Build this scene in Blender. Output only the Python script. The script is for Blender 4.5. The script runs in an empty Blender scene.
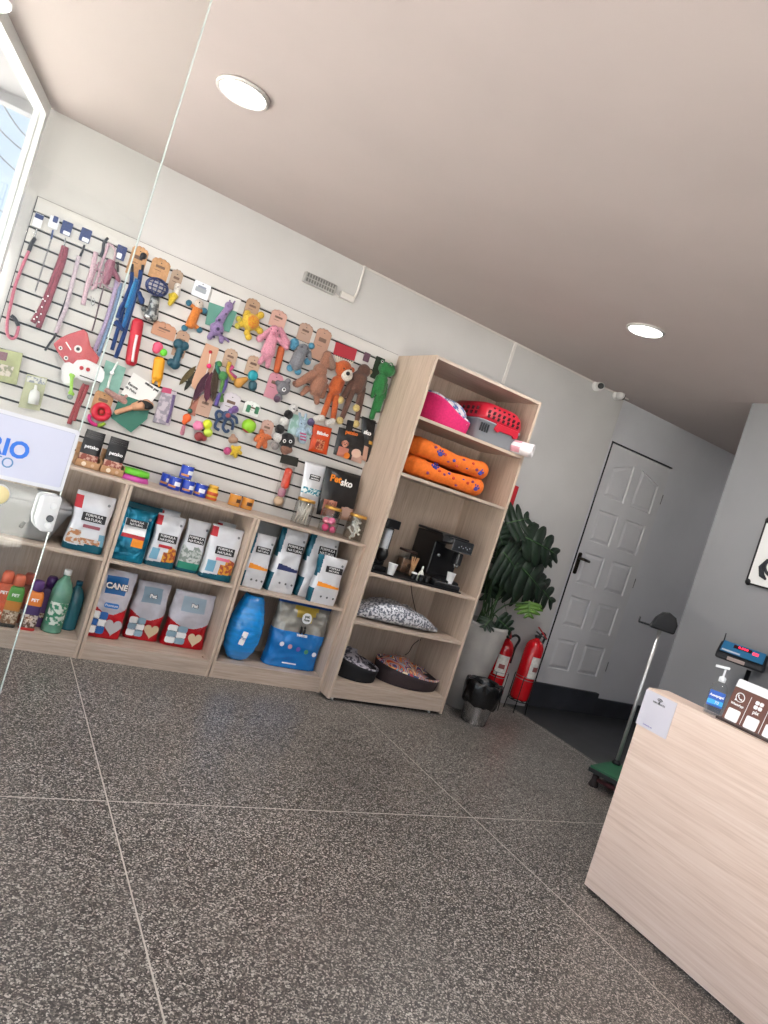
import bpy, math, random
from mathutils import Vector, Matrix, noise
random.seed(7)
PI = math.pi
C = bpy.context.scene.collection
# ------------------------------------------------------------------ camera geometry (solved from the room's straight lines)
FPX = 710.7456622538027
RM = Matrix(((0.82838799, -0.47141676, 0.30255507), (0.25028528, -0.17171255, -0.95282321), (0.50112934, 0.86503239, -0.02425593)))
EYE = Vector((0, 0, 1.35))
def ray(x, y): return RM.transposed() @ Vector(((x-384)/FPX, (y-512)/FPX, 1.0))
def PY(x, y, Y):
    d = ray(x, y); return EYE + d*(Y/d.y)
def PX(x, y, X):
    d = ray(x, y); return EYE + d*(X/d.x)
def PZ(x, y, Z):
    d = ray(x, y); return EYE + d*((Z-EYE.z)/d.z)
WALL, LOWF, TALLF, CEIL = 4.35, 3.97, 3.852, 2.728
# ------------------------------------------------------------------ materials
def lin(c):
    c = c.lstrip('#'); r = [int(c[i:i+2], 16)/255 for i in (0, 2, 4)]
    return [(v/12.92 if v <= .04045 else ((v+.055)/1.055)**2.4) for v in r]
MATS = {}
def mat(col, rough=.5, metal=0, var=.0, scale=30, bump=0, trans=0, ior=1.45, emit=0, coat=0, alpha=1, name=None, sheen=0, stretch=None, col2=None, spec=.5):
    key = (col, rough, metal, var, scale, bump, trans, emit, coat, alpha, sheen, stretch, col2)
    if key in MATS: return MATS[key]
    m = bpy.data.materials.new(name or ('mat_'+col.strip('#'))); m.use_nodes = True
    nt = m.node_tree; b = nt.nodes['Principled BSDF']; L = nt.links
    c = lin(col)
    b.inputs['Base Color'].default_value = (*c, 1); b.inputs['Roughness'].default_value = rough
    b.inputs['Metallic'].default_value = metal; b.inputs['IOR'].default_value = ior
    b.inputs['Specular IOR Level'].default_value = spec
    if trans: b.inputs['Transmission Weight'].default_value = trans
    if coat: b.inputs['Coat Weight'].default_value = coat; b.inputs['Coat Roughness'].default_value = .12
    if sheen: b.inputs['Sheen Weight'].default_value = sheen
    if alpha < 1: b.inputs['Alpha'].default_value = alpha
    if emit: b.inputs['Emission Color'].default_value = (*c, 1); b.inputs['Emission Strength'].default_value = emit
    if var or bump or col2:
        tc = nt.nodes.new('ShaderNodeTexCoord'); mp = nt.nodes.new('ShaderNodeMapping'); n = nt.nodes.new('ShaderNodeTexNoise')
        L.new(tc.outputs['Object'], mp.inputs['Vector']); L.new(mp.outputs['Vector'], n.inputs['Vector'])
        n.inputs['Scale'].default_value = scale; n.inputs['Detail'].default_value = 5
        if stretch: mp.inputs['Scale'].default_value = stretch
        if var or col2:
            r = nt.nodes.new('ShaderNodeValToRGB'); L.new(n.outputs['Fac'], r.inputs['Fac'])
            d = lin(col2) if col2 else [max(0, v*(1-var)) for v in c]
            e = c if col2 else [min(1, v*(1+var*.6)) for v in c]
            r.color_ramp.elements[0].position = .38 if not col2 else .46; r.color_ramp.elements[1].position = .64 if not col2 else .54
            r.color_ramp.elements[0].color = (*d, 1); r.color_ramp.elements[1].color = (*e, 1)
            L.new(r.outputs['Color'], b.inputs['Base Color'])
        if bump:
            bp = nt.nodes.new('ShaderNodeBump'); bp.inputs['Strength'].default_value = bump; bp.inputs['Distance'].default_value = .004
            L.new(n.outputs['Fac'], bp.inputs['Height']); L.new(bp.outputs['Normal'], b.inputs['Normal'])
    MATS[key] = m; return m
def wood(name, base, dark, light, stretch, rough=.42):
    m = bpy.data.materials.new(name); m.use_nodes = True; nt = m.node_tree; b = nt.nodes['Principled BSDF']; L = nt.links
    tc = nt.nodes.new('ShaderNodeTexCoord'); geo = nt.nodes.new('ShaderNodeNewGeometry')
    mp = nt.nodes.new('ShaderNodeMapping'); mp.inputs['Scale'].default_value = stretch
    L.new(geo.outputs['Position'], mp.inputs['Vector'])
    n = nt.nodes.new('ShaderNodeTexNoise'); n.inputs['Scale'].default_value = 9; n.inputs['Detail'].default_value = 7; n.inputs['Distortion'].default_value = .35
    n2 = nt.nodes.new('ShaderNodeTexNoise'); n2.inputs['Scale'].default_value = 2.2; n2.inputs['Detail'].default_value = 3; n2.inputs['Distortion'].default_value = .8
    L.new(mp.outputs['Vector'], n.inputs['Vector']); L.new(mp.outputs['Vector'], n2.inputs['Vector'])
    ad = nt.nodes.new('ShaderNodeMath'); ad.operation = 'MULTIPLY_ADD'; ad.inputs[1].default_value = .55
    hf = nt.nodes.new('ShaderNodeMath'); hf.operation = 'MULTIPLY'; hf.inputs[1].default_value = .45
    L.new(n2.outputs['Fac'], hf.inputs[0]); L.new(n.outputs['Fac'], ad.inputs[0]); L.new(hf.outputs[0], ad.inputs[2])
    r = nt.nodes.new('ShaderNodeValToRGB'); L.new(ad.outputs[0], r.inputs['Fac'])
    r.color_ramp.elements[0].position = .36; r.color_ramp.elements[0].color = (*lin(dark), 1)
    r.color_ramp.elements[1].position = .66; r.color_ramp.elements[1].color = (*lin(light), 1)
    e = r.color_ramp.elements.new(.5); e.color = (*lin(base), 1)
    L.new(r.outputs['Color'], b.inputs['Base Color']); b.inputs['Roughness'].default_value = rough
    bp = nt.nodes.new('ShaderNodeBump'); bp.inputs['Strength'].default_value = .08; bp.inputs['Distance'].default_value = .002
    L.new(n.outputs['Fac'], bp.inputs['Height']); L.new(bp.outputs['Normal'], b.inputs['Normal'])
    return m
M_WV = wood('oak_laminate_upright', '#bfab99', '#b09c8a', '#cab7a7', (14, 14, .8))
M_WH = wood('oak_laminate_flat', '#b7a595', '#a89686', '#c2b1a3', (.8, 14, 14))
M_WC = wood('counter_laminate', '#e0c8b8', '#d4baa9', '#e8d3c5', (6, .5, 14), .38)
def glassmat(name, col, rough=.0, thin=True):
    m = bpy.data.materials.new(name); m.use_nodes = True; nt = m.node_tree; nt.nodes.clear(); L = nt.links
    o = nt.nodes.new('ShaderNodeOutputMaterial'); g = nt.nodes.new('ShaderNodeBsdfGlossy'); t = nt.nodes.new('ShaderNodeBsdfTransparent'); mx = nt.nodes.new('ShaderNodeMixShader'); f = nt.nodes.new('ShaderNodeFresnel')
    t.inputs['Color'].default_value = (*lin(col), 1); g.inputs['Roughness'].default_value = rough; f.inputs['IOR'].default_value = 1.45
    gg = nt.nodes.new('ShaderNodeNewGeometry'); mi = nt.nodes.new('ShaderNodeMath'); mi.operation = 'MULTIPLY_ADD'; mi.inputs[1].default_value = 1/1.45-1.45; mi.inputs[2].default_value = 1.45
    L.new(gg.outputs['Backfacing'], mi.inputs[0]); L.new(mi.outputs[0], f.inputs['IOR'])
    L.new(f.outputs[0], mx.inputs[0]); L.new(t.outputs[0], mx.inputs[1]); L.new(g.outputs[0], mx.inputs[2]); L.new(mx.outputs[0], o.inputs[0])
    return m
M_GLASS = glassmat('clear_glass', '#fafbfa'); M_JAR = glassmat('jar_glass', '#fafbfa', .03); M_FILM = glassmat('clear_film', '#f2f3f2', .18)
M_PET = mat('#5f907a', .14, coat=.5, var=.2, scale=14); M_PETB = mat('#2f6f7c', .14, coat=.5)
# ------------------------------------------------------------------ mesh builder
class MB:
    def __init__(s): s.v = []; s.f = []; s.m = []; s.sm = []
    def add(s, vs, fs, m=0, smooth=False):
        o = len(s.v); s.v += [tuple(v) for v in vs]
        for f in fs: s.f.append(tuple(i+o for i in f)); s.m.append(m); s.sm.append(smooth)
        return s
    def box(s, x0, x1, y0, y1, z0, z1, m=0):
        vs = [(x, y, z) for z in (z0, z1) for y in (y0, y1) for x in (x0, x1)]
        return s.add(vs, [(0, 2, 3, 1), (4, 5, 7, 6), (0, 1, 5, 4), (2, 6, 7, 3), (0, 4, 6, 2), (1, 3, 7, 5)], m)
    def obox(s, c, a, b, d, m=0):
        c, a, b, d = map(Vector, (c, a, b, d)); vs = [c+a*i+b*j+d*k for k in (-1, 1) for j in (-1, 1) for i in (-1, 1)]
        fs = [(0, 2, 3, 1), (4, 5, 7, 6), (0, 1, 5, 4), (2, 6, 7, 3), (0, 4, 6, 2), (1, 3, 7, 5)]
        if a.cross(b).dot(d) < 0: fs = [tuple(reversed(f)) for f in fs]
        return s.add(vs, fs, m)
    def loops(s, rings, m=0, cap=True, smooth=True, mf=None, closed=True):
        n = len(rings[0]); o = len(s.v)
        for r in rings: s.v += [tuple(p) for p in r]
        for i in range(len(rings)-1):
            for j in range(n if closed else n-1):
                k = (j+1) % n
                s.f.append((o+i*n+j, o+i*n+k, o+(i+1)*n+k, o+(i+1)*n+j)); s.m.append(mf(i, j) if mf else m); s.sm.append(smooth)
        if cap and closed:
            s.f.append(tuple(o+j for j in reversed(range(n)))); s.m.append(mf(0, 0) if mf else m); s.sm.append(False)
            s.f.append(tuple(o+(len(rings)-1)*n+j for j in range(n))); s.m.append(mf(len(rings)-2, 0) if mf else m); s.sm.append(False)
        return s
    def lathe(s, prof, c=(0, 0, 0), seg=24, m=0, T=None, cap=True, mf=None, sq=0):
        T = T or Matrix.Identity(3); c = Vector(c); rings = []
        for r, z in prof: rings.append([c+T @ Vector((r*math.cos(2*PI*j/seg), r*math.sin(2*PI*j/seg), z)) for j in range(seg)])
        return s.loops(rings, m, cap, True, mf)
    def tube(s, pts, r, m=0, seg=8, flat=1, up=None, mf=None):
        pts = [Vector(p) for p in pts]; n = len(pts); rs = r if isinstance(r, (list, tuple)) else [r]*n; rings = []; pu = None
        for i, p in enumerate(pts):
            t = (pts[min(i+1, n-1)]-pts[max(i-1, 0)]); t = t.normalized() if t.length > 1e-9 else Vector((0, 0, 1))
            u = Vector(up) if up else (pu or (Vector((0, 0, 1)) if abs(t.z) < .9 else Vector((1, 0, 0))))
            a = (u-t*u.dot(t)); a = a.normalized() if a.length > 1e-6 else t.orthogonal().normalized(); b = t.cross(a); pu = a
            rings.append([p+a*rs[i]*flat*math.cos(2*PI*j/seg)+b*rs[i]*math.sin(2*PI*j/seg) for j in range(seg)])
        return s.loops(rings, m, True, True, mf)
    def ell(s, c, r, T=None, m=0, seg=16, rings=10, mf=None):
        T = T or Matrix.Identity(3); c = Vector(c); r = r if isinstance(r, (tuple, list)) else (r, r, r); R = []
        for i in range(rings+1):
            th = PI*(.02+.96*i/rings); R.append([c+T @ Vector((r[0]*math.sin(th)*math.cos(2*PI*j/seg), r[1]*math.sin(th)*math.sin(2*PI*j/seg), -r[2]*math.cos(th))) for j in range(seg)])
        return s.loops(R, m, True, True, mf)
    def ell2(s, a, b, r, m=0, yf=1, seg=16, mf=None):      # ellipsoid whose long axis runs a-b
        a, b = Vector(a), Vector(b); ax = (b-a); h = ax.length/2; z = ax.normalized() if h > 1e-6 else Vector((0, 0, 1))
        y = Vector((0, 1, 0)); y = (y-z*y.dot(z)); y = y.normalized() if y.length > 1e-3 else Vector((1, 0, 0)); x = y.cross(z)
        return s.ell((a+b)/2, (r, r*yf, max(h, r*.4)), Matrix((x, y, z)).transposed(), m, seg, 10, mf)
    def plate(s, outl, y0, y1, m=0, T=None):              # outline in (x,z), extruded in y
        n = len(outl); T = T or (lambda x, y, z: (x, y, z))
        ar = sum(outl[i][0]*outl[(i+1) % n][1]-outl[(i+1) % n][0]*outl[i][1] for i in range(n))
        if ar < 0: outl = outl[::-1]
        if y0 > y1: y0, y1 = y1, y0
        vs = [T(x, y0, z) for x, z in outl]+[T(x, y1, z) for x, z in outl]
        fs = [tuple(range(n)), tuple(reversed(range(n, 2*n)))]+[(i, i+n, (i+1) % n+n, (i+1) % n) for i in range(n)]
        return s.add(vs, fs, m)
    def build(s, name, mats, parent=None, loc=None, bevel=0, remesh=0, wob=0):
        me = bpy.data.meshes.new(name); me.from_pydata(s.v, [], s.f)
        for mm in (mats if isinstance(mats, (list, tuple)) else [mats]): me.materials.append(mm)
        for p, i, sm in zip(me.polygons, s.m, s.sm): p.material_index = i; p.use_smooth = sm
        o = bpy.data.objects.new(name, me); C.objects.link(o)
        if parent: o.parent = parent
        if loc is not None: o.location = loc
        if bevel:
            b = o.modifiers.new('b', 'BEVEL'); b.width = bevel; b.segments = 2; b.limit_method = 'ANGLE'; b.angle_limit = .7
        if remesh:
            r = o.modifiers.new('r', 'REMESH'); r.mode = 'VOXEL'; r.voxel_size = remesh; r.use_smooth_shade = True
            sm = o.modifiers.new('s', 'SMOOTH'); sm.factor = .5; sm.iterations = 3
        return o
def tag(o, label, cat, group=None):
    o['label'] = label; o['category'] = cat
    if group: o['group'] = group
    return o
def thing(name, label, cat, loc=(0, 0, 0), rz=0, group=None):
    o = bpy.data.objects.new(name, None); C.objects.link(o); o.location = loc; o.rotation_euler = (0, 0, rz); o.empty_display_size = .05
    return tag(o, label, cat, group)
def struct(o): o['kind'] = 'structure'; return o
def clone(o, parent=None):
    c = o.copy(); C.objects.link(c); c.parent = parent
    for ch in [k for k in bpy.data.objects if k.parent == o and k is not c]: clone(ch, c)
    return c
def text(s, size, m, parent, loc, rot=(PI/2, 0, 0), bold=0, align='CENTER', name='lettering', sx=1, ext=.0006):
    cu = bpy.data.curves.new('t', 'FONT'); cu.body = s; cu.size = size; cu.align_x = align; cu.align_y = 'CENTER'; cu.extrude = ext; cu.offset = bold; cu.resolution_u = 3
    t = bpy.data.objects.new('t', cu); C.objects.link(t); bpy.context.view_layer.update()
    me = bpy.data.meshes.new_from_object(t.evaluated_get(bpy.context.evaluated_depsgraph_get())); bpy.data.objects.remove(t); bpy.data.curves.remove(cu)
    me.materials.clear(); me.materials.append(m); me.name = name
    o = bpy.data.objects.new(name, me); C.objects.link(o); o.parent = parent; o.location = loc; o.rotation_euler = rot; o.scale = (sx, 1, 1)
    return o
def rrect(cx, cz, w, h, r, n=4):
    out = []
    for k, (sx, sz) in enumerate(((1, 1), (-1, 1), (-1, -1), (1, -1))):
        for i in range(n+1):
            a = PI/2*(k+i/n); out.append((cx+sx*(w/2-r)+r*math.cos(a), cz+sz*(h/2-r)+r*math.sin(a)))
    return out
def circ(cx, cz, r, n=20, rz=None): return [(cx+r*math.cos(2*PI*i/n), cz+(rz or r)*math.sin(2*PI*i/n)) for i in range(n)]

WHITE = mat('#e9e9e6', .6); BLACK = mat('#0e0e10', .45); KRAFT = mat('#b98f68', .8, var=.12, scale=60); CHROME = mat('#cfcfcf', .22, 1)
# ================================================================== SETTING
def floor_material():
    m = bpy.data.materials.new('terrazzo'); m.use_nodes = True; nt = m.node_tree; b = nt.nodes['Principled BSDF']; L = nt.links
    N = nt.nodes.new; tc = N('ShaderNodeTexCoord')
    v = N('ShaderNodeTexVoronoi'); v.inputs['Scale'].default_value = 225; L.new(tc.outputs['Object'], v.inputs['Vector'])
    sp = N('ShaderNodeSeparateColor'); L.new(v.outputs['Color'], sp.inputs[0])
    r = N('ShaderNodeValToRGB'); L.new(sp.outputs[0], r.inputs['Fac']); cr = r.color_ramp
    cr.elements[0].position = 0; cr.elements[0].color = (*lin('#262321'), 1); cr.elements[1].position = 1; cr.elements[1].color = (*lin('#c4beb6'), 1)
    for p, c in ((.35, '#3e3a37'), (.6, '#5c5752'), (.8, '#8f8880')): e = cr.elements.new(p); e.color = (*lin(c), 1)
    n = N('ShaderNodeTexNoise'); n.inputs['Scale'].default_value = 1.3; n.inputs['Detail'].default_value = 4; L.new(tc.outputs['Object'], n.inputs['Vector'])
    mr = N('ShaderNodeMapRange'); mr.inputs[1].default_value = .3; mr.inputs[2].default_value = .7; mr.inputs[3].default_value = .82; mr.inputs[4].default_value = 1.12; L.new(n.outputs['Fac'], mr.inputs[0])
    mm = N('ShaderNodeMix'); mm.data_type = 'RGBA'; mm.blend_type = 'MULTIPLY'; mm.inputs[0].default_value = 1; L.new(r.outputs['Color'], mm.inputs[6]); L.new(mr.outputs[0], mm.inputs[7])
    s = N('ShaderNodeSeparateXYZ'); L.new(tc.outputs['Object'], s.inputs[0])
    def line(out, off):
        a = N('ShaderNodeMath'); a.operation = 'SUBTRACT'; a.inputs[1].default_value = off; L.new(out, a.inputs[0])
        p = N('ShaderNodeMath'); p.operation = 'PINGPONG'; p.inputs[1].default_value = 1.715/2; L.new(a.outputs[0], p.inputs[0])
        c = N('ShaderNodeMath'); c.operation = 'LESS_THAN'; c.inputs[1].default_value = .0026; L.new(p.outputs[0], c.inputs[0]); return c.outputs[0]
    mx = N('ShaderNodeMath'); mx.operation = 'MAXIMUM'; L.new(line(s.outputs[0], .716), mx.inputs[0]); L.new(line(s.outputs[1], 2.495), mx.inputs[1])
    g = N('ShaderNodeMix'); g.data_type = 'RGBA'; L.new(mx.outputs[0], g.inputs[0]); L.new(mm.outputs[2], g.inputs[6]); g.inputs[7].default_value = (*lin('#bab3aa'), 1)
    L.new(g.outputs[2], b.inputs['Base Color'])
    n3 = N('ShaderNodeTexNoise'); n3.inputs['Scale'].default_value = 3; n3.inputs['Detail'].default_value = 6; L.new(tc.outputs['Object'], n3.inputs['Vector'])
    m3 = N('ShaderNodeMapRange'); m3.inputs[3].default_value = .24; m3.inputs[4].default_value = .42; L.new(n3.outputs['Fac'], m3.inputs[0]); L.new(m3.outputs[0], b.inputs['Roughness'])
    b.inputs['Specular IOR Level'].default_value = .5
    return m
M_FLOOR = floor_material(); M_DARKF = mat('#2f3032', .35, var=.25, scale=6, bump=.15)
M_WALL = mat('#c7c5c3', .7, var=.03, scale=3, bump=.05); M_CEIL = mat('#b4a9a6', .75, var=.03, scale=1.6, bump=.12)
M_WSHADE = mat('#868689', .6, var=.03, scale=3); M_WCOR = mat('#d2d2d6', .6, var=.03, scale=3); M_DOOR = mat('#d3d2d4', .38, var=.03, scale=5); M_DARKP = mat('#37393f', .5, var=.2, scale=5)  # right wall grey: white paint darkened in colour to stand for its shade
CX, CY = -.13, WALL                       # corner where the shopfront meets the shelf wall
dS = Vector((-math.sin(math.radians(15)), -math.cos(math.radians(15)), 0)); nS = Vector((dS.y, -dS.x, 0))*-1
def SF(t): return Vector((CX, CY, 0))+dS*t   # point along the shopfront line
f = MB(); e0, e1 = SF(-.4), SF(6.3)
f.add([(e0.x, e0.y, 0), (e1.x, e1.y, 0), (4.19, e1.y, 0), (4.19, 4.5, 0)], [(0, 1, 2, 3)], 0)
f.add([(4.19, e1.y, 0), (8.2, e1.y, 0), (8.2, 4.5, 0), (4.19, 4.5, 0)], [(0, 1, 2, 3)], 1)
f.box(-2.2, 8.2, e1.y, 4.5, -.12, -.001, 1)
struct(f.build('floor', [M_FLOOR, M_DARKF]))
c = MB(); o0, o1 = SF(-.2), SF(6.3)
c.plate([(o0.x, o0.y), (o1.x, o1.y), (8.2, o1.y), (8.2, 4.6), (o0.x, 4.6)], CEIL, CEIL+.12, 0, T=lambda x, y, z: (x, z, y))
c.box(4.413, 8.2, 3.2, 4.6, CEIL-.001, CEIL+.01, 0)
struct(c.build('ceiling', M_CEIL))
struct(MB().box(CX, 4.40, WALL, 4.75, 0, CEIL, 0).build('wall_back', M_WALL))
wr = MB()                                 # recessed wall, with the door opening left free
wr.box(4.401, 4.493, 4.42, 4.75, .15, CEIL); wr.box(4.493, 5.29, 4.42, 4.75, 2.362, CEIL); wr.box(5.29, 8.2, 4.42, 4.75, .16, CEIL); wr.box(4.493, 5.29, 4.47, 4.75, .2, 2.37)
struct(wr.build('wall_recess', M_WCOR))
struct(MB().box(4.401, 5.30, 4.40, 4.75, 0, .205).box(5.30, 8.2, 4.40, 4.75, 0, .158).build('baseboard_recess', M_DARKP, bevel=.004))
struct(MB().box(4.413, 4.56, e1.y, 3.2, 0, CEIL).box(4.56, 8.2, 3.05, 3.2, 0, CEIL).build('wall_right', M_WSHADE))
struct(MB().box(8.2, 8.3, 3.2, 4.75, 0, CEIL).build('wall_corridor_end', M_WCOR))
struct(MB().box(e1.x, 4.56, e1.y-.15, e1.y, 2.55, CEIL).box(2.6, 4.56, e1.y-.15, e1.y, 0, 2.55).build('wall_front', M_WALL))
wf = bpy.data.objects.new('window_4', None); C.objects.link(wf); wf['kind'] = 'structure'  # unseen front glazing, added and sized for the light it lets in
fm = MB()
for x in (e1.x, .1, 1.35, 2.55): fm.box(x, x+.05, e1.y-.08, e1.y-.02, 0, 2.55)
fm.build('window_frame', mat('#e4e6e6', .35), wf); MB().box(e1.x+.05, 2.6, e1.y-.054, e1.y-.046, .02, 2.55).build('glass_pane', M_GLASS, wf)
# door with ten raised panels
dr = bpy.data.objects.new('door_1', None); C.objects.link(dr); dr.location = (4.493, 4.42, .212); dr['kind'] = 'structure'
d = MB(); W_, H_ = .795, 2.145
d.box(.003, W_-.003, .006, .045, 0, H_-.006)
d.build('door_leaf', M_DOOR, dr)
rows = [(.14, .41), (.53, .795), (.91, 1.185), (1.29, 1.57), (1.69, 1.95)]
cols = [(.09, .345), (.44, .705)]
fr = MB(); xs = [.003, .09, .345, .44, .705, W_-.003]
for i in (0, 2, 4): fr.box(xs[i], xs[i+1], -.010, .008, 0, H_-.006)
zs = [0]+[q for r_ in rows for q in r_]+[H_-.006]
for i in range(0, len(zs)-2, 2):
    for a, b in cols: fr.box(a, b, -.010, .008, zs[i], zs[i+1])
fr.plate([(.09, 1.95), (.345, 2.035), (.345, H_-.006), (.09, H_-.006)], -.010, .008); fr.plate([(.44, 2.035), (.705, 1.95), (.705, H_-.006), (.44, H_-.006)], -.010, .008)
fr.build('door_frame_rails', M_DOOR, dr)
for k, (z0, z1) in enumerate(rows):
    for j, (a, b) in enumerate(cols):
        tl_ = z1 if (k < 4 or j == 0) else 2.035; tr_ = z1 if (k < 4 or j == 1) else 2.035
        def ol(g, y): return [(a+g, y, z0+g), (b-g, y, z0+g), (b-g, y, tr_-g), (a+g, y, tl_-g)]
        MB().loops([ol(0, -.0095), ol(.004, .004), ol(.012, .004), ol(.034, -.006), ol(.036, -.0065)], 0, False, False).add(ol(.036, -.0065), [(0, 1, 2, 3)]).build('door_panel', M_DOOR, dr)
hd = MB(); hd.plate(rrect(-.0+.035, 1.075, .036, .19, .014), -.020, -.010)
hd.tube([(.035, -.01, 1.12), (.035, -.055, 1.12), (.05, -.06, 1.12), (.12, -.058, 1.115)], [.013, .013, .013, .012]); hd.ell((.037, -.022, 1.03), .010)
hd.build('door_handle', mat('#4a443c', .3, .9), dr)
for z in (.25, 1.05, 1.85): MB().lathe([(.007, -.045), (.007, .045)], (W_+.003, -.006, z), 10).build('door_hinge', mat('#8c8c8c', .4, .6), dr)
struct(MB().box(4.488, 5.296, 4.408, 4.424, 2.357, 2.366).box(4.4905, 4.4955, 4.408, 4.424, .212, 2.357).build('gap_shade', BLACK))  # black strips standing in for the shade in the gap round the door
# shopfront on the left: fixed glass panes between white posts, the doorway where the photographer stands
M_ALU = mat('#e4e6e6', .35, .0)
def along(mb, t0, t1, h0, z0, z1, m=0, off=0):
    a, b = SF(t0), SF(t1); mid = (a+b)/2+nS*off; mb.obox((mid.x, mid.y, (z0+z1)/2), dS*((t1-t0)/2), nS*h0, (0, 0, (z1-z0)/2), m)
def window(k, t0, t1):
    w = bpy.data.objects.new('window_%d' % k, None); C.objects.link(w); w['kind'] = 'structure'
    fm = MB(); along(fm, t0, t0+.045, .03, 0, CEIL); along(fm, t1-.045, t1, .03, 0, CEIL); along(fm, t0+.045, t1-.045, .03, 0, .08); along(fm, t0+.045, t1-.045, .03, 2.67, CEIL)
    fm.build('window_frame', M_ALU, w); g = MB(); along(g, t0+.045, t1-.045, .004, .08, 2.67); g.build('glass_pane', M_GLASS, w)
window(1, 0.02, 1.62); window(2, 1.62, 3.06); window(3, 4.35, 6.25)
tr = MB(); along(tr, 3.06, 4.35, .03, 2.66, CEIL); struct(tr.build('trim_2', M_ALU))
# ================================================================== SLATWALL
SW = MB(); SX0, SX1, ZT = -.048, 2.247, 2.28
SW.box(SX0-.004, SX1, WALL-.008, WALL-.0005, .9, ZT+.005, 1)  # dark backing rises past the top edge as a painted shadow line
zt = ZT
for k in range(20):
    g = 2.201-.0815*k
    SW.box(SX0, SX1, WALL-.022, WALL-.008, g+.0058, zt, 0); zt = g-.0058
    if zt < 1.0: break
SW.build('slatwall_panel', [mat('#c8c5c1', .45, var=.02, scale=4), mat('#1f1c1c', .6)])
tag(bpy.data.objects['slatwall_panel'], 'white slatwall panel with dark horizontal grooves behind the hanging pet toys', 'slatwall')
SWF = WALL-.022
# ================================================================== LOW SHELF UNITS (three) AND TALL CABINET
zb, zm = .098, .565; th = .018
def low_unit(i, label):
    x0 = .745*i+.004*(i > 0); x1 = .745*(i+1) if i < 2 else 2.248
    t = thing('shelf_unit', label, 'shelf', (x0, LOWF, 0), group='low oak shelf units along the back wall'); w = x1-x0; D = WALL-.003-LOWF
    MB().box(0, th, 0, D, 0, 1.0-th).build('side_panel', M_WV, t, bevel=.001); MB().box(w-th, w, 0, D, 0, 1.0-th).build('side_panel', M_WV, t, bevel=.001)
    MB().box(th, w-th, D-.012, D, .0, 1.0-th).build('back_panel', M_WV, t)
    MB().box(th, w-th, .004, D-.012, zb-th, zb).build('bottom_board', M_WH, t, bevel=.001)
    MB().box(th, w-th, .004, D-.012, zm-th, zm).build('shelf_board', M_WH, t, bevel=.001)
    MB().box(th, w-th, .004, .02, 0, zb-th).build('plinth', M_WH, t, bevel=.001)
    if i == 1: MB().ell((w-th-.03, .05, zb), (.006, .006, .004)).build('screw_cap', mat('#6a4a38', .5), t)
low_unit(0, 'leftmost low oak shelf unit holding the grey tub and shampoo bottles')
low_unit(1, 'middle low oak shelf unit holding three red and white pad bags')
low_unit(2, 'low oak shelf unit beside the tall cabinet, holding the big blue pad pack')
tp = MB().box(0, 2.248, LOWF, WALL-.023, 1.0-th, 1.0).build('shelf_top_board', M_WH, bevel=.001); tag(tp, 'long oak top board over the three low shelf units, carrying cans and jars', 'worktop')
t = thing('tall_cabinet', 'tall open oak cabinet with six compartments holding beds and the coffee machine', 'cabinet', (2.25, TALLF, 0))
TW, TD, TH = .916, WALL-.003-TALLF, 2.277
MB().box(0, .02, 0, TD, 0.01, TH).build('side_panel', M_WV, t, bevel=.001); MB().box(TW-.02, TW, 0, TD, 0.01, TH).build('side_panel', M_WV, t, bevel=.001)
MB().box(.02, TW-.02, 0, TD, TH-.02, TH).build('top_board', M_WH, t, bevel=.001)
MB().box(.02, TW-.02, TD-.012, TD, .05, TH-.02).build('back_panel', M_WV, t)
TZ = [.128, .531, .852, 1.514, 1.886]
for z in TZ: MB().box(.02, TW-.02, .006, TD-.012, z-.02, z).build('shelf_board' if z > .2 else 'bottom_board', M_WH, t, bevel=.001)
MB().box(.02, TW-.02, .004, .022, .02, TZ[0]-.02).build('plinth', M_WH, t, bevel=.001)
for x in (.05, TW-.09): MB().lathe([(.009, 0), (.009, .02)], (x, .03, 0), 10).build('foot', WHITE, t)
for x in (.03, TW-.03):
    for z in (TZ[3], TZ[4]): MB().ell((x+(.0 if x < .5 else -.006), .04, z), (.005, .005, .003), seg=8, rings=5).build('screw_cap', mat('#6a4a38', .5), t)
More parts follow.
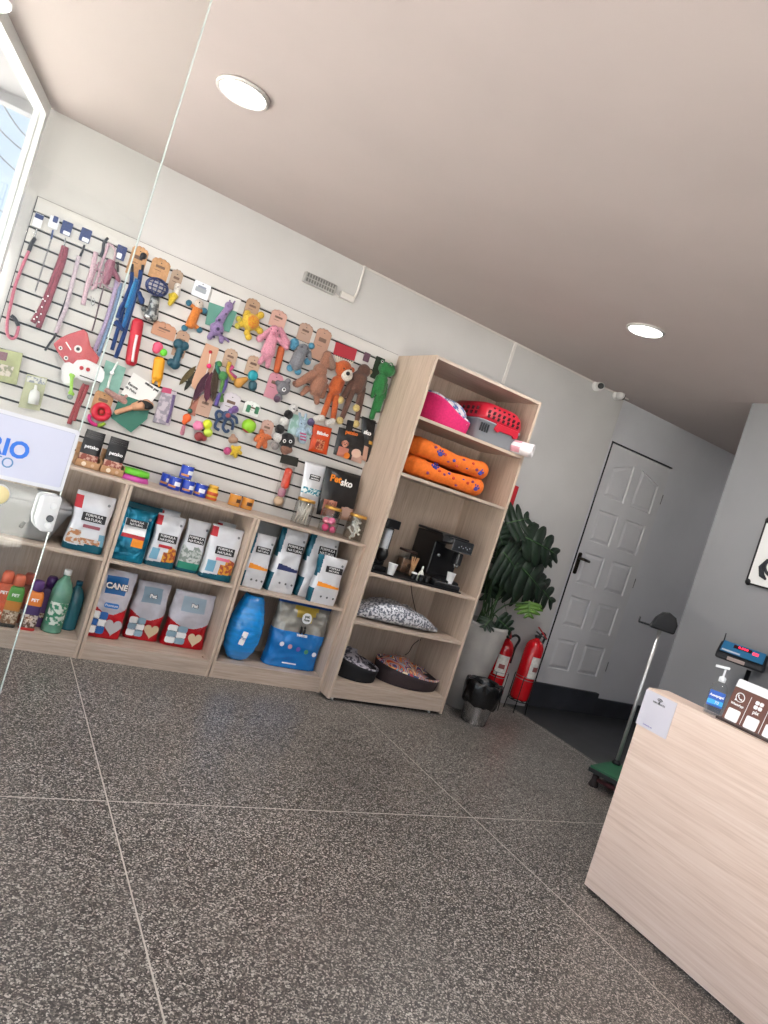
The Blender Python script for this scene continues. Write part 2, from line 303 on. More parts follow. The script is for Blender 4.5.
# ================================================================== BAGS
def bag(name, label, cat, bl, br, tl, Y, depth, paint, mats, zbase, group=None, lean=0, wr=.004, taper=.0, sideflat=.35, pinch=1., rz=0, tw=None):
    """bl, br, tl: photo points of the front face; the pouch stands on zbase"""
    if name == "pad_bag": Y = min(4.30-depth, max(LOWF+.01, PZ((bl[0]+br[0])/2, (bl[1]+br[1])/2, zbase).y))
    a, b, c = PY(*bl, Y), PY(*br, Y), PY(*tl, Y)
    w = abs(b.x-a.x); h = c.z-zbase; skew = (c.x-a.x)
    cx = (a.x+b.x)/2
    o = thing(name, label, cat, (cx, Y+depth/2, zbase), rz, group)
    mb = MB(); N, R = 88, 84; rings = []; sd = random.random()*50
    tw = (tw or 1)
    def T(v): return depth/2*max(.02, (1-(v**3.2))**.75*(.86+.14*math.sin(PI*min(1, v*1.4))))*pinch
    def ux(v): return w/2*(1-.05*math.sin(PI*v)+(tw-1)*v)
    for i in range(R+1):
        v = i/R; tt = T(v) if i > 0 else T(v)*.93; W2 = ux(v)*(1 if i else .97)*(1+.10*v*noise.noise(Vector((sd, v*3.1, 5)))-.03*math.sin(v*9+sd)); ring = []
        for j in range(N):
            an = 2*PI*j/N; ca, sa = math.cos(an), math.sin(an)
            x = W2*math.copysign(abs(ca)**.45, ca); y = tt*math.copysign(abs(sa)**(.5), sa)
            nz = noise.noise(Vector((x*14+sd, y*14, v*h*16)))*wr*1.5*(.4+v)*(1 if 0 < v < 1 else 0); nn = noise.noise(Vector((x*40+sd, 3, v*h*30)))*wr*.5
            ring.append((x+nz*.5+skew*v*0, y*(1)+(nz+nn)*(1 if abs(sa) > .3 else .3)-lean*v*-1, v*h))
        rings.append(ring)
    def mf(i, j):
        if not paint: return 0
        ca, sa = math.cos(2*PI*(j+.5)/N), math.sin(2*PI*(j+.5)/N)
        u = math.copysign(abs(ca)**.45, ca); side = 'F' if sa < -.45*1 and abs(u) < .97 else ('B' if sa > .45 else 'S')
        return paint(u, (i+.5)/R, side)
    mb.loops(rings, 0, True, True, mf); o_ = mb.build('pouch', mats, o)
    o['w'] = w; o['h'] = h; o['d'] = depth
    def fy(v): return -T(v)-wr*.9+lean*v
    return o, w, h, fy
def patch(o, fy, h, w, u, v, pw, ph, m, name='label_panel', r=.004, off=.0015, T=.001):
    """small printed panel lying on the front of a pouch; returns it"""
    dz = .04; sl = math.atan2(fy(min(1, v+dz))-fy(v-dz), 2*dz*h)
    p = MB().plate(rrect(0, 0, pw, ph, min(r, pw/2.2, ph/2.2)), -T, 0).build(name, m, o)
    p.location = (u*w/2, fy(v)-off, v*h); p.rotation_euler = (-sl, 0, 0); return p
FOIL_W = mat('#d2d3d7', .28, .2, var=.08, scale=12, bump=.5); FOIL_T = mat('#0a6f8c', .2, .4, var=.35, scale=14, bump=.8); FOIL_DT = mat('#0b5568', .3, .25, var=.2, scale=14)
RED = mat('#b3202c', .45); DRED = mat('#8e1f2f', .4); LBL = mat('#1d1b1e', .5); LTW = mat('#f2f2f2', .5); PINKL = mat('#d96a85', .5); WINE = mat('#8d4b56', .5)
ORG = mat('#e98f22', .45); NAVY = mat('#232d5c', .4); FOOD = mat('#b07850', .6, col2='#c9c4bf', scale=55); FOODY = mat('#d7952f', .6, col2='#a04a30', scale=60); GRN = mat('#2c8a72', .4); HERB = mat('#7f8a84', .6, col2='#bcc0bd', scale=45)
LBLUE = mat('#6fa3bd', .5)
def natural_prints(o, w, h, fy, u=.05, v=.58, s=1.0, sub=None, lw=.6):
    p = patch(o, fy, h, w, u, v, w*lw, h*.145*s, LBL, r=.003)
    text('FORMULA', h*.062*s, LTW, p, (0, -.0016, h*.032*s)); text('NATURAL', h*.062*s, LTW, p, (0, -.0016, -h*.034*s))
    if sub: q = patch(o, fy, h, w, u, v-.155, w*lw*.72, h*.055, sub, 'flavour_panel'); 
def pw(u, v, side):                                       # white pouch, teal base band, red corner tab
    if v < .12+.03*math.sin(u*3): return 1
    if u < -.62 and .72 < v < .93: return 2
    if side == 'F' and .12 < v < .36 and (u < -.25 or v < .24) and u < .75: return 3
    if side == 'F' and .12 < v < .34 and u > .62: return 4
    return 0
MW = [FOIL_W, FOIL_DT, RED, FOOD, LBLUE]
def pw2(u, v, side):
    if v < .10+.03*(u+.5): return 1
    if u < -.6 and .78 < v < .97: return 2
    if side == 'F' and .12 < v < .34-.12*abs(u-.45)+.1*(u > .3) and u > .1: return 3
    if side == 'F' and .14 < v < .36 and -.85 < u < -.35: return 4
    return 0
def pteal(u, v, side):
    if side == 'F' and abs(u+.0) < .68 and .30 < v < .80: return 1 if v > .52 else (2 if v > .45 else (3 if u > .1 else 0))
    return 0
def pgreen(u, v, side):
    if v < .055: return 1
    if side == 'F' and v < .19: return 2
    if side == 'F' and v < .47+.04*math.sin(5*u): return 3
    return 0
def pgus(acc):                                             # white pouch with teal gusset on its left side
    def f(u, v, side):
        if u < -.93 or side == 'S' and u < 0: return 1 if (v < .3 or .55 < v) else 0
        if side == 'F' and u < -.80+.25*max(0, v-.62)*2: return 1 if v > .62 or v < .3 else 0
        if side == 'F' and .36 < v < .36+.10*(1.0-(u+.8)/1.8*.65) and u > -.7: return 2
        return 0
    return f
YB = LOWF+.045
Z1, Z2 = zb, zm
o, w, h, fy = bag('kibble_bag', 'white and teal kibble bag standing alone right of the grey tub', 'pet food bag', (61.8, 547.5), (101.6, 555), (77.9, 490), YB, .09, pw, MW, Z2); natural_prints(o, w, h, fy, .1, .60, sub=WINE)
o, w, h, fy = bag('kibble_bag', 'shiny all teal kibble bag at the left of the middle unit, upper shelf', 'pet food bag', (106, 563), (142.8, 566.6), (122.8, 506), YB-.01, .10, pteal, [FOIL_T, LTW, RED, ORG], Z2, wr=.008); natural_prints(o, w, h, fy, 0, .74, .9)
o, w, h, fy = bag('kibble_bag', 'dark teal kibble bag mostly hidden behind the shiny teal one', 'pet food bag', (113, 560), (147, 566), (127, 501), YB+.12, .09, None, [FOIL_DT], Z2)
o, w, h, fy = bag('kibble_bag', 'white kibble bag with orange food picture right of the shiny teal bag', 'pet food bag', (144.5, 564.8), (173.5, 568.4), (154.7, 512), YB+.015, .09, pw2, MW[:3]+[FOODY, LBLUE], Z2, tw=1.0); natural_prints(o, w, h, fy, 0, .57, sub=RED, lw=.66)
o, w, h, fy = bag('kibble_bag', 'grey white kibble bag with green band, second from right in middle unit', 'pet food bag', (175.5, 568.4), (199, 572), (180, 516.5), YB+.05, .09, pgreen, [FOIL_W, FOIL_DT, GRN, HERB], Z2, tw=1.0); natural_prints(o, w, h, fy, 0, .64, lw=.7)
o, w, h, fy = bag('kibble_bag', 'white kibble bag with pink flavour strip at right end of the middle unit', 'pet food bag', (199.8, 576.6), (231, 583), (213, 524), YB-.005, .09, pw2, MW[:3]+[FOODY, LBLUE], Z2); natural_prints(o, w, h, fy, .05, .56, sub=PINKL)
for (a, b, c_, lb) in (((146, 564), (166, 567), (149, 505), 'kibble bag with red corner peeking out behind the white and orange-pictured bag'), ((205, 573), (228, 577), (211, 519), 'kibble bag with red corner peeking out behind the pink-stripped bag')):
    bag('kibble_bag', lb, 'pet food bag', a, b, c_, YB+.18, .08, pw2, MW[:3]+[FOODY, LBLUE], Z2)
o, w, h, fy = bag('kibble_bag', 'slim white kibble bag with orange stripe at left of the right unit', 'pet food bag', (240, 583), (263.8, 587.3), (256, 533), YB, .08, pgus(0), [FOIL_W, FOIL_DT, ORG], Z2); natural_prints(o, w, h, fy, .1, .72, .8)
bag('kibble_bag', 'grey topped kibble bag standing behind the slim orange-striped bag', 'pet food bag', (241, 580), (266, 584), (257, 519), YB+.15, .08, None, [mat('#8d8f8e', .35, .2)], Z2)
o, w, h, fy = bag('kibble_bag', 'tall white kibble bag with navy blue stripe and teal side', 'pet food bag', (267.5, 584), (295, 589.4), (280.4, 527), YB+.03, .10, pgus(0), [FOIL_W, FOIL_DT, NAVY], Z2); natural_prints(o, w, h, fy, .22, .72, .9)
o, w, h, fy = bag('kibble_bag', 'large white kibble bag with teal side behind the small front bag', 'pet food bag', (297, 590), (326, 597), (311, 531), YB+.06, .10, pgus(0), [FOIL_W, FOIL_DT, FOIL_W], Z2); natural_prints(o, w, h, fy, .25, .75, .9)
o, w, h, fy = bag('kibble_bag', 'small white kibble bag with orange stripe standing in front, right end', 'pet food bag', (309, 596.5), (336.7, 602), (327, 556), LOWF+.006, .07, pgus(0), [FOIL_W, FOIL_DT, ORG], Z2); natural_prints(o, w, h, fy, .2, .74, .9)
for o in [k for k in bpy.data.objects if k.name.startswith('kibble_bag') and k.get('category')]:      # round seals on the front corner
    if 'hidden' in o['label'] or 'peeking' in o['label'] or 'grey topped' in o['label']: continue
    s = MB().plate(circ(0, 0, .008, 12), -.001, 0).build('seal', mat('#6f7378', .5), o); s.location = (o['w']*.33, -o['d']*.30-.008, o['h']*.86); s.rotation_euler = (-.35, 0, 0)
    if 'stripe' in o['label'] and 'pink' not in o['label']:
        for k in range(3): s = MB().plate(circ(0, 0, .007, 10), -.001, 0).build('icon', mat('#55585c', .5), o); s.location = (o['w']*(-.12+.22*k), -o['d']*.5-.006, o['h']*.16)
# red and white pad bags
def ppad(u, v, side):
    top = .46-.10*math.cos(u*1.5)+.04*u*u
    if v < top: return 1
    if side == 'F' and abs(u) < .55 and .66 < v < .92: return 2
    return 0
def heart(s):
    out = []
    for i in range(28):
        a = 2*PI*i/28; out.append((s*.055*math.sin(a)**3*16/17, s*(.0032*(13*math.cos(a)-5*math.cos(2*a)-2*math.cos(3*a)-math.cos(4*a)))))
    return out
def padbag(label, bl, br, tl, Y, topm, heartm, wordm, word, extra, d=.11, tw=1.0):
    o, w, h, fy = bag('pad_bag', label, 'pet pad bag', bl, br, tl, Y, d, ppad, [mat('#cfccd4', .25, .05, var=.15, scale=9, bump=.8), mat('#c0121f', .3, var=.1, scale=10, bump=.2), topm], Z1, group='red and white pad bags', wr=.009, tw=tw)
    t_ = text(word, h*(.115 if word == 'CANE' else .085), LTW, o, (0, fy(.76)-.006, h*.78), bold=.0018); t_.rotation_euler = (PI/2-.12, 0, 0)
    t_ = text(word, h*(.115 if word == 'CANE' else .085), LBL, o, (0.001, fy(.76)-.0045, h*.778), bold=.004); t_.rotation_euler = (PI/2-.12, 0, 0)
    hm = MB().plate(heart(h/.34), -.002, 0).build('heart_print', heartm, o); hm.location = (w*.2, fy(.2)-.003, h*.2); hm.scale = (.82, 1, .9)
    hx = [(math.cos(PI/3*i+.52), math.sin(PI/3*i+.52)) for i in range(6)]
    for r in range(3):
        for cc in range(2):
            q = MB().plate([(a*.021*w/.22*1.15, b*.014*h/.3*1.15) for a, b in rrect(0, 0, 2.2, 2.2, .6)], -.002, 0)
            q = q.build('icon_badge', LTW if (r+cc) % 2 == 0 else extra, o); q.location = (-w*.36+cc*w*.22, fy(.2)-.003, h*(.34-.105*r))
    if word == 'CANE': q = patch(o, fy, h, w, 0, .50, w*.42, h*.075, wordm, 'name_strip', r=.01); text('Premium', h*.05, LTW, q, (0, -.002, 0))
    return o
padbag('red and white pad bag with blue top label, leftmost of three', (83.4, 636.8), (119, 640), (103, 569), YB+.02, mat('#1b6fb5', .35), mat('#b9b4b6', .5), mat('#2a72b8', .4), 'CANE', mat('#2f66ad', .45), tw=1.05)
padbag('red and white pad bag with beige heart, middle of three', (122.5, 638), (157.5, 643), (137, 580.5), YB+.03, mat('#8fa7b8', .35), mat('#d8bf9c', .5), None, 'Pet', mat('#8fa9ba', .45))
padbag('red and white pad bag with beige heart, rightmost, beside the divider', (161, 645.4), (203, 651), (179, 591), YB-.01, mat('#9fb3c2', .35), mat('#dcc5a3', .5), None, 'Pet', mat('#8fa9ba', .45))
# blue film-wrapped oval roll and blue pad pack
bl0 = PY(238, 660, YB+.03); tl0 = PY(245, 594, YB+.03); o = thing('pad_roll', 'bright blue oval bundle in glossy clear wrap on bottom shelf', 'pet pad pack', (bl0.x, YB+.08, Z1))
mb = MB(); hh = tl0.z-Z1; rings = []
for i in range(37):
    v = i/36; e = math.sin(PI*(.012+.90*v))**.36; sh = (1.16-.42*v)
    rings.append([(.116*e*sh*math.copysign(abs(math.cos(a))**.8, math.cos(a))+.002*math.sin(40*v+2*math.cos(a)), .085*e*math.copysign(abs(math.sin(a))**.8, math.sin(a))+.006*noise.noise(Vector((math.cos(a)*3, v*14, 1))), v*hh) for a in [2*PI*j/40 for j in range(40)]])
mb.loops(rings, 0, True, True); mb.build('bundle', [mat('#1292e4', .16, coat=1.0, var=.15, scale=12, bump=1.0, stretch=(1, 1, 4))], o)
q = MB().plate(rrect(0, 0, .035, .085, .006), -.001, 0).build('sticker', LTW, o); q.location = (-.03, -.1, .16); q.rotation_euler = (0, .15, 0)
text('Pet', .03, mat('#1d64a8'), q, (0, -.002, 0), rot=(PI/2, 0, 0))
def ppack(u, v, side):
    if v > .93: return 3
    if v < .55: return 1
    if side == 'F' and abs(u-.05) < .30*(1+.6*math.sin(8*v)) and v > .7: return 2
    return 0
o, w, h, fy = bag('pad_pack', 'large pad pack, silver top half and bright blue lower half', 'pet pad pack', (268, 655), (318, 667), (281, 598), YB+.03, .15, ppack, [mat('#9c9a92', .22, .35, var=.25, scale=11, bump=.6), mat('#0f74c0', .25, coat=.4, var=.12, scale=9, bump=.4), mat('#b39a3e', .3, .3, var=.2, scale=8), mat('#0b3f86', .3)], Z1, wr=.010, tw=1.04)
q = patch(o, fy, h, w, .06, .77, .068, .068, LTW, 'round_label', r=.03, off=.004); text('pet', .026, mat('#3f4a3c'), q, (0, -.002, .012), bold=.001); text('PRIME', .016, mat('#3f4a3c'), q, (0, -.002, -.012), bold=.0006)
sil = MB()
for dx in (-.012, .012): sil.ell((dx, 0, .018), (.009, .003, .02)); sil.ell((dx-.002, 0, .042), .008); sil.plate([(dx-.009, .046), (dx-.006, .056), (dx-.003, .048)], -.001, .001)
sil.build('animal_print', LBL, o, loc=(.0, fy(.6)-.006, h*.54))
text('TAPETES', .02, LTW, o, (0, fy(.5)-.005, h*.52), bold=.001)
for k, cc in enumerate(('#dfe6ee', '#c99aa6', '#5a57a8', '#3f8f6b', '#dfe6ee')):
    q = MB().plate(circ(0, 0, .015, 14), -.001, 0).build('icon_badge', mat(cc, .5), o); q.location = (-w*.33+k*w*.165, fy(.3)-.005, h*(.36-.02*k))
MB().plate(rrect(0, 0, .1, .008, .003), -.001, 0).build('caption_print', LTW, o, loc=(-.03, fy(.1)-.004, h*.09))
# ------------------------------------------------------------------ grey tub on the leftmost upper shelf
M_TUB = mat('#8a8b8c', .5, var=.04, scale=8)
o = thing('plastic_tub', 'grey flared plastic tub with black clip on the leftmost unit', 'tub', (.275, LOWF+.19, Z2))
mb = MB(); sec = [(.0, .15, .10), (.004, .17, .115), (.03, .185, .125), (.16, .235, .165), (.175, .25, .172), (.199, .25, .172)]
mb.loops([[(x, y, z) for x, y in [(p[0]*1, p[1]) for p in rrect(0, 0, a*2, b*2, min(a, b)*.5, 6)]] for z, a, b in sec], 0, True, True); mb.build('tub_body', M_TUB, o)
mb = MB(); mb.loops([[(x, y, z) for x, y in rrect(0, 0, a*2, b*2, min(a, b)*.5, 6)] for z, a, b in ((.1995, .25, .172), (.215, .243, .167), (.235, .20, .13), (.238, .1, .06))], 0, True, True); mb.build('tub_lid', M_TUB, o)
q = MB().plate(rrect(0, 0, .02, .055, .004), -.008, 0).build('clip', BLACK, o, bevel=.002); q.location = (.035, -.139, .08); q.rotation_euler = (-.3, .45, 0)
# ------------------------------------------------------------------ bottles on the leftmost lower shelf
def square_bottle(label, top, bot, Y, capc, bands, word, tw=.08):
    a = PY(*bot, Y); b = PY(*top, Y); h = b.z-Z1; o = thing('shampoo_bottle', label, 'bottle', (a.x, Y+.03, Z1)); W2 = tw/2
    mb = MB(); zs = [0, .004, .02, h*.2, h*.45, h*.68, h*.76, h*.80]; ws = [.9, 1, 1, 1, 1, .98, .85, .5]
    z2 = []; 
    for i in range(len(zs)-1):
        for k in range(4): t_ = k/4; z2.append((zs[i]+(zs[i+1]-zs[i])*t_, ws[i]+(ws[i+1]-ws[i])*t_))
    z2.append((zs[-1], ws[-1]))
    def mf(i, j):
        v = z2[i][0]/(h*.8)
        for k, (lim, _) in enumerate(bands):
            if v < lim: return k
        return len(bands)-1
    mb.loops([[(x, y, z) for x, y in rrect(0, 0, W2*2*s, W2*1.5*s, W2*.35*s, 4)] for z, s in z2], 0, True, True, mf); mb.build('bottle_body', [m_ for _, m_ in bands], o)
    MB().lathe([(W2*.60, h*.79), (W2*.72, h*.80), (W2*.70, h*.95), (W2*.5, h)], seg=20).build('cap', capc, o)
    if word: text(word, tw*.28, LTW, o, (0, -W2*.75-.001, h*.62), bold=.0006)
    MB().plate(circ(0, 0, W2*.5, 16, W2*.36), -.001, 0).build('label_print', mat('#dccdb8', .6, col2='#7c5138', scale=90), o, loc=(-.004, -W2*.75-.0005, h*.24))
    return o
OR_ = mat('#c95a34', .4); 
square_bottle('orange capped orange bottle at the far left of the bottom shelf', (2, 571), (-3, 616), YB, mat('#d0603f', .4), [(1, mat('#c4532d', .4, var=.2, scale=30))], 'PET')
square_bottle('shampoo bottle with coral cap and green upper label', (20, 576), (8, 621), YB-.005, mat('#cf6a4c', .4), [(.08, mat('#2a2a28')), (.4, mat('#7b5a40', .5, col2='#b9a894', scale=50)), (.62, mat('#c07a2f', .4)), (1, mat('#4f8f3a', .4))], 'PET')
square_bottle('coral capped bottle partly hidden behind the green-labelled one', (28, 574), (20, 614), YB+.09, mat('#c5604a', .4), [(1, mat('#a84f38', .4))], None)
square_bottle('shampoo bottle with purple cap and orange upper label', (41, 582), (28, 624), YB-.01, mat('#51306b', .4), [(.07, mat('#b8302c')), (.35, mat('#5d4638', .5, col2='#c9bcb0', scale=50)), (.62, mat('#43305f', .4)), (1, mat('#d6792f', .4))], 'PET')
square_bottle('purple capped bottle partly hidden behind the orange-labelled one', (50, 577), (42, 618), YB+.08, mat('#4a2a62', .4), [(1, mat('#5a3b6c', .4))], None)
def jug(label, top, bot, Y, m, lab, capm, r=.055):
    a = PY(*bot, Y); b = PY(*top, Y); h = b.z-Z1; o = thing('cleaner_jug', label, 'bottle', (a.x, Y+r, Z1)); pr = [(r*.9, 0), (r, .008)]
    for k in range(18): z = .012+k*(h*.62-.012)/17; pr.append((r*(1-.03*(k % 2)), z))
    pr += [(r*.95, h*.68), (r*.72, h*.80), (r*.35, h*.88), (r*.3, h*.92)]
    MB().lathe(pr, seg=28).build('jug_body', m, o); pass
    MB().lathe([(r*.36, h*.92), (r*.36, h), (r*.30, h+.002)], seg=16).build('cap', capm, o)
    if lab[1]: MB().loops([[(1.02*r*math.cos(t_), 1.02*r*math.sin(t_), z) for t_ in [-PI*.5-.9+1.8*j/12 for j in range(13)]] for z in (h*.14, h*.5)], 0, False, True, closed=False).build('label_print', mat(lab[1], .5, col2='#cfd6cc', scale=40), o)
jug('green transparent jug with white cap on the leftmost bottom shelf', (67.4, 572), (53, 627), YB, M_PET, ('#a9c9b8', '#2f7d5c'), WHITE)
jug('teal transparent jug standing behind the green white-capped jug', (78, 583), (69, 623), YB+.1, M_PETB, ('#86b4bc', None), mat('#1b5b74', .4), .05)
# ================================================================== THINGS ON THE LOW SHELF TOP
ZTOP = 1.0
def top_x(px, py, Y): return PY(px, py, Y).x
for k, (px, py, lb) in enumerate(((86, 464, 'left kraft display tray with black treat pouches, next to the green tub... '), (110, 471, ''))):
    Y = 4.14; X = top_x(px, py, Y); o = thing('treat_display_box', ('kraft tray of black treat pouches nearest the white sign' if k == 0 else 'kraft tray of black treat pouches beside the pet bowl'), 'display box', (X, Y, ZTOP))
    w, d_ = .125, .13; t_ = .004; mb = MB(); mb.box(-w/2, w/2, -d_/2, d_/2, 0, t_); mb.box(-w/2, w/2, -d_/2, -d_/2+t_, 0, .04); mb.box(-w/2, w/2, d_/2-t_, d_/2, 0, .12); mb.box(-w/2, -w/2+t_, -d_/2, d_/2, 0, .06); mb.box(w/2-t_, w/2, -d_/2, d_/2, 0, .06)
    mb.build('tray', KRAFT, o, bevel=.001)
    MB().plate(circ(0, 0, .012, 12), -.001, 0).build('label_print', mat('#e3d2bd'), o, loc=(-.02, -d_/2, .02)); MB().plate(circ(0, 0, .009, 12), -.001, 0).build('label_print', mat('#c9a98c'), o, loc=(.025, -d_/2, .02))
    for j in range(4):
        Yj = Y-.045+.027*j
        p = thing('treat_pouch', ('black treat pouch in the %s, %s in its row' % ('tray nearest the white sign' if k == 0 else 'tray beside the pet bowl', ['frontmost', 'second', 'third', 'rearmost'][j])), 'treat pouch', (X+.004*j-.004, Yj, ZTOP+.0045), group='black treat pouches in kraft trays')
        mb = MB(); rr = []
        for i in range(13):
            v = i/12; tt = .010*math.sin(PI*(.1+.8*v)); rr.append([(.05*math.copysign(abs(math.cos(a))**.5, math.cos(a)), tt*math.sin(a), v*(.165+.01*j)) for a in [2*PI*q/20 for q in range(20)]])
        mb.loops(rr, 0, True, True, lambda i, j_: 1 if i < 5 and 11 <= j_ < 19 and i > 1 else 0); mb.build('pouch', [mat('#19181a', .35, var=.3, scale=40), mat('#8d4a3f', .5, col2='#caa291', scale=60)], p)
        if j == 0: text('petsko', .026, LTW, p, (0, -.0125, .11), bold=.0006)
def bowl(label, px, py, Y):
    X = top_x(px, py, Y); o = thing('pet_bowl', label, 'pet bowl', (X, Y, ZTOP))
    MB().lathe([(.078, 0), (.08, .004), (.068, .03), (.066, .03), (.04, .03)], seg=36).build('bowl_base', mat('#c04a9a', .35), o)
    MB().lathe([(.066, .03), (.075, .034), (.07, .062), (.066, .062), (.06, .036), (.02, .034)], seg=36).build('bowl_rim', mat('#62b82f', .35), o)
bowl('plastic pet bowl, lime green above and magenta below', 134, 480, 4.11)
# cans
def can(label, px, py, Y, z, r, h, body, stripe, word, grp, cat='can'):
    X = top_x(px, py, Y); o = thing('food_can', label, cat, (X, Y, z), random.uniform(-.3, .3), grp); n = 24
    zz = [0, .003, .2*h, .35*h, .5*h, .65*h, .8*h, h-.003, h]; rr = [r*.97, r, r, r, r, r, r, r, r*.96]
    def mf(i, j):
        s = (j/n) % .5
        if i in (0, 7): return 2
        if i in (3, 4) and 16 < j < 21: return 1
        if i == 2 and 12 < j < 18: return 3
        return 0
    MB().lathe(list(zip(rr, zz)), seg=n, mf=mf).build('can_body', [body, stripe, mat('#b9bcc0', .25, .9), mat('#c9894a', .5)], o)
    MB().lathe([(r*.9, h-.001), (r*.9, h+.0005)], seg=n).build('can_lid', mat('#c2c5c9', .25, .9), o)
CB = mat('#1a3fae', .3, coat=.3); CS = mat('#e7ebf2', .4)
hc = .080; rc = .037
for px, py, Y, z, lb in ((185.5, 476, 4.22, ZTOP+hc+.001, 'blue pet food can on top of the small stack'), (173.5, 487, 4.20, ZTOP, 'blue pet food can at lower left of the stack front'), (166, 483, 4.285, ZTOP, 'blue pet food can half hidden at the left rear of the stack'), (186.5, 490, 4.20, ZTOP, 'blue pet food can in the middle of the bottom row'), (199.5, 494, 4.20, ZTOP, 'blue pet food can at the right end, beside the yellow jar')):
    can(lb, px, py, Y, z, rc, hc, CB, CS, '', 'blue pet food cans')
Y = 4.2; X = top_x(210.5, 498, Y); o = thing('honey_jar', 'small yellow and red jar right of the blue cans', 'jar', (X, Y, ZTOP))
MB().lathe([(.034, 0), (.037, .004), (.037, .018), (.034, .024), (.037, .03), (.037, .05), (.03, .06), (.027, .066), (.027, .07)], seg=24, mf=lambda i, j: 1 if i in (1, 4) else 0).build('jar_body', [mat('#dcb43a', .35), mat('#c7502e', .4)], o)
MB().lathe([(.029, .07), (.029, .088), (.026, .09)], seg=20).build('jar_lid', mat('#d9a83f', .4), o)
can('orange pet food can, left of the orange pair', 234, 503, 4.22, ZTOP, .037, .075, mat('#cf8a35', .35), mat('#4b2d20'), '', 'orange pet food cans')
can('orange pet food can, right of the orange pair', 246.5, 506, 4.22, ZTOP, .037, .075, mat('#cf8a35', .35), mat('#4b2d20'), '', 'orange pet food cans')
GOLD = mat('#c79a4f', .3, .8)
def jar(label, px, Y, fill):
    X = px; o = thing('glass_jar', label, 'jar', (X, Y, ZTOP)); r, h = .062, .165
    MB().lathe([(r*.9, 0), (r, .006), (r, h*.9), (r*.88, h*.95), (r*.85, h*.95), (r*.94, h*.89), (r*.95, .01), (.01, .008)], seg=32, cap=False).build('jar_body', M_JAR, o)
    MB().lathe([(r*.90, h*.93), (r*.93, h*.94), (r*.93, h+.006), (r*.86, h+.009)], seg=32).build('jar_lid', GOLD, o); fill(X, Y, r)
def sticks(X, Y, r):
    for k in range(16):
        a = 2*PI*k/16+.2; rr = r*.62*(1 if k % 2 else .55); p0 = Vector((rr*math.cos(a), rr*math.sin(a), .012)); p1 = Vector((rr*math.cos(a+.9)*1.05, rr*math.sin(a+.9)*1.05, .135+.008*(k % 3)))
        q = MB().tube([p0, p0.lerp(p1, .5), p1], .0042, seg=7).build('chew_stick', mat('#d7cfc6', .6)); q.location = (X, Y, ZTOP); tag(q, 'thin pale chew stick inside the left glass jar', 'chew stick', 'pale chew sticks in the left jar')
def balls(X, Y, r):
    cs = ['#e0457c', '#d95a86', '#e0457c', '#c96a80', '#b9908c', '#e66f9a', '#9e7f86']
    for k, (x, y, z) in enumerate(((-.027, -.022, .034), (.024, -.026, .032), (-.004, .026, .034), (-.030, -.008, .078), (.03, .004, .074), (0, -.03, .085), (.002, .022, .082))):
        q = MB().ell((0, 0, 0), .023, seg=14, rings=9).build('toy_ball', mat(cs[k], .5)); q.location = (X+x, Y+y, ZTOP+z-.001)
        tag(q, ['bright pink ball low on the left in the middle jar', 'pink ball low on the right in the middle jar', 'pink ball low at the back of the middle jar', 'dusty pink ball higher on the left in the middle jar', 'brownish pink ball higher on the right in the middle jar', 'light pink ball on top at the front of the middle jar', 'mauve ball on top at the back of the middle jar'][k], 'ball', 'balls in the middle glass jar')
def bones(X, Y, r):
    rnd = random.Random(3)
    for k in range(10):
        a = rnd.uniform(0, PI); z = .028+.0115*k; L_ = .036; d_ = Vector((math.cos(a)*.7, math.sin(a)*.7, rnd.uniform(.5, .9))).normalized()*L_
        c0 = Vector((rnd.uniform(-.014, .014), rnd.uniform(-.014, .014), z+.012)); q = MB(); q.tube([c0-d_, c0, c0+d_], [.006, .005, .006], seg=7)
        for e in (-1, 1):
            for s in (-1, 1): q.ell(c0+d_*e*1.02+d_.orthogonal().normalized()*.0055*s, .0072, seg=8, rings=6)
        q = q.build('bone_treat', mat('#dcd8d0', .6)); q.location = (X, Y, ZTOP); tag(q, 'white bone shaped treat inside the right glass jar', 'treat', 'bone treats in the right jar')
jar('glass jar of pale chew sticks, leftmost of the three gold-lidded jars', top_x(301, 519, 4.14), 4.14, sticks); jar('glass jar of pink balls, middle of the gold-lidded jars', top_x(328, 526, 4.10), 4.10, balls); jar('glass jar of white bone treats, next to the tall cabinet', top_x(353, 534, 4.06), 4.06, bones)
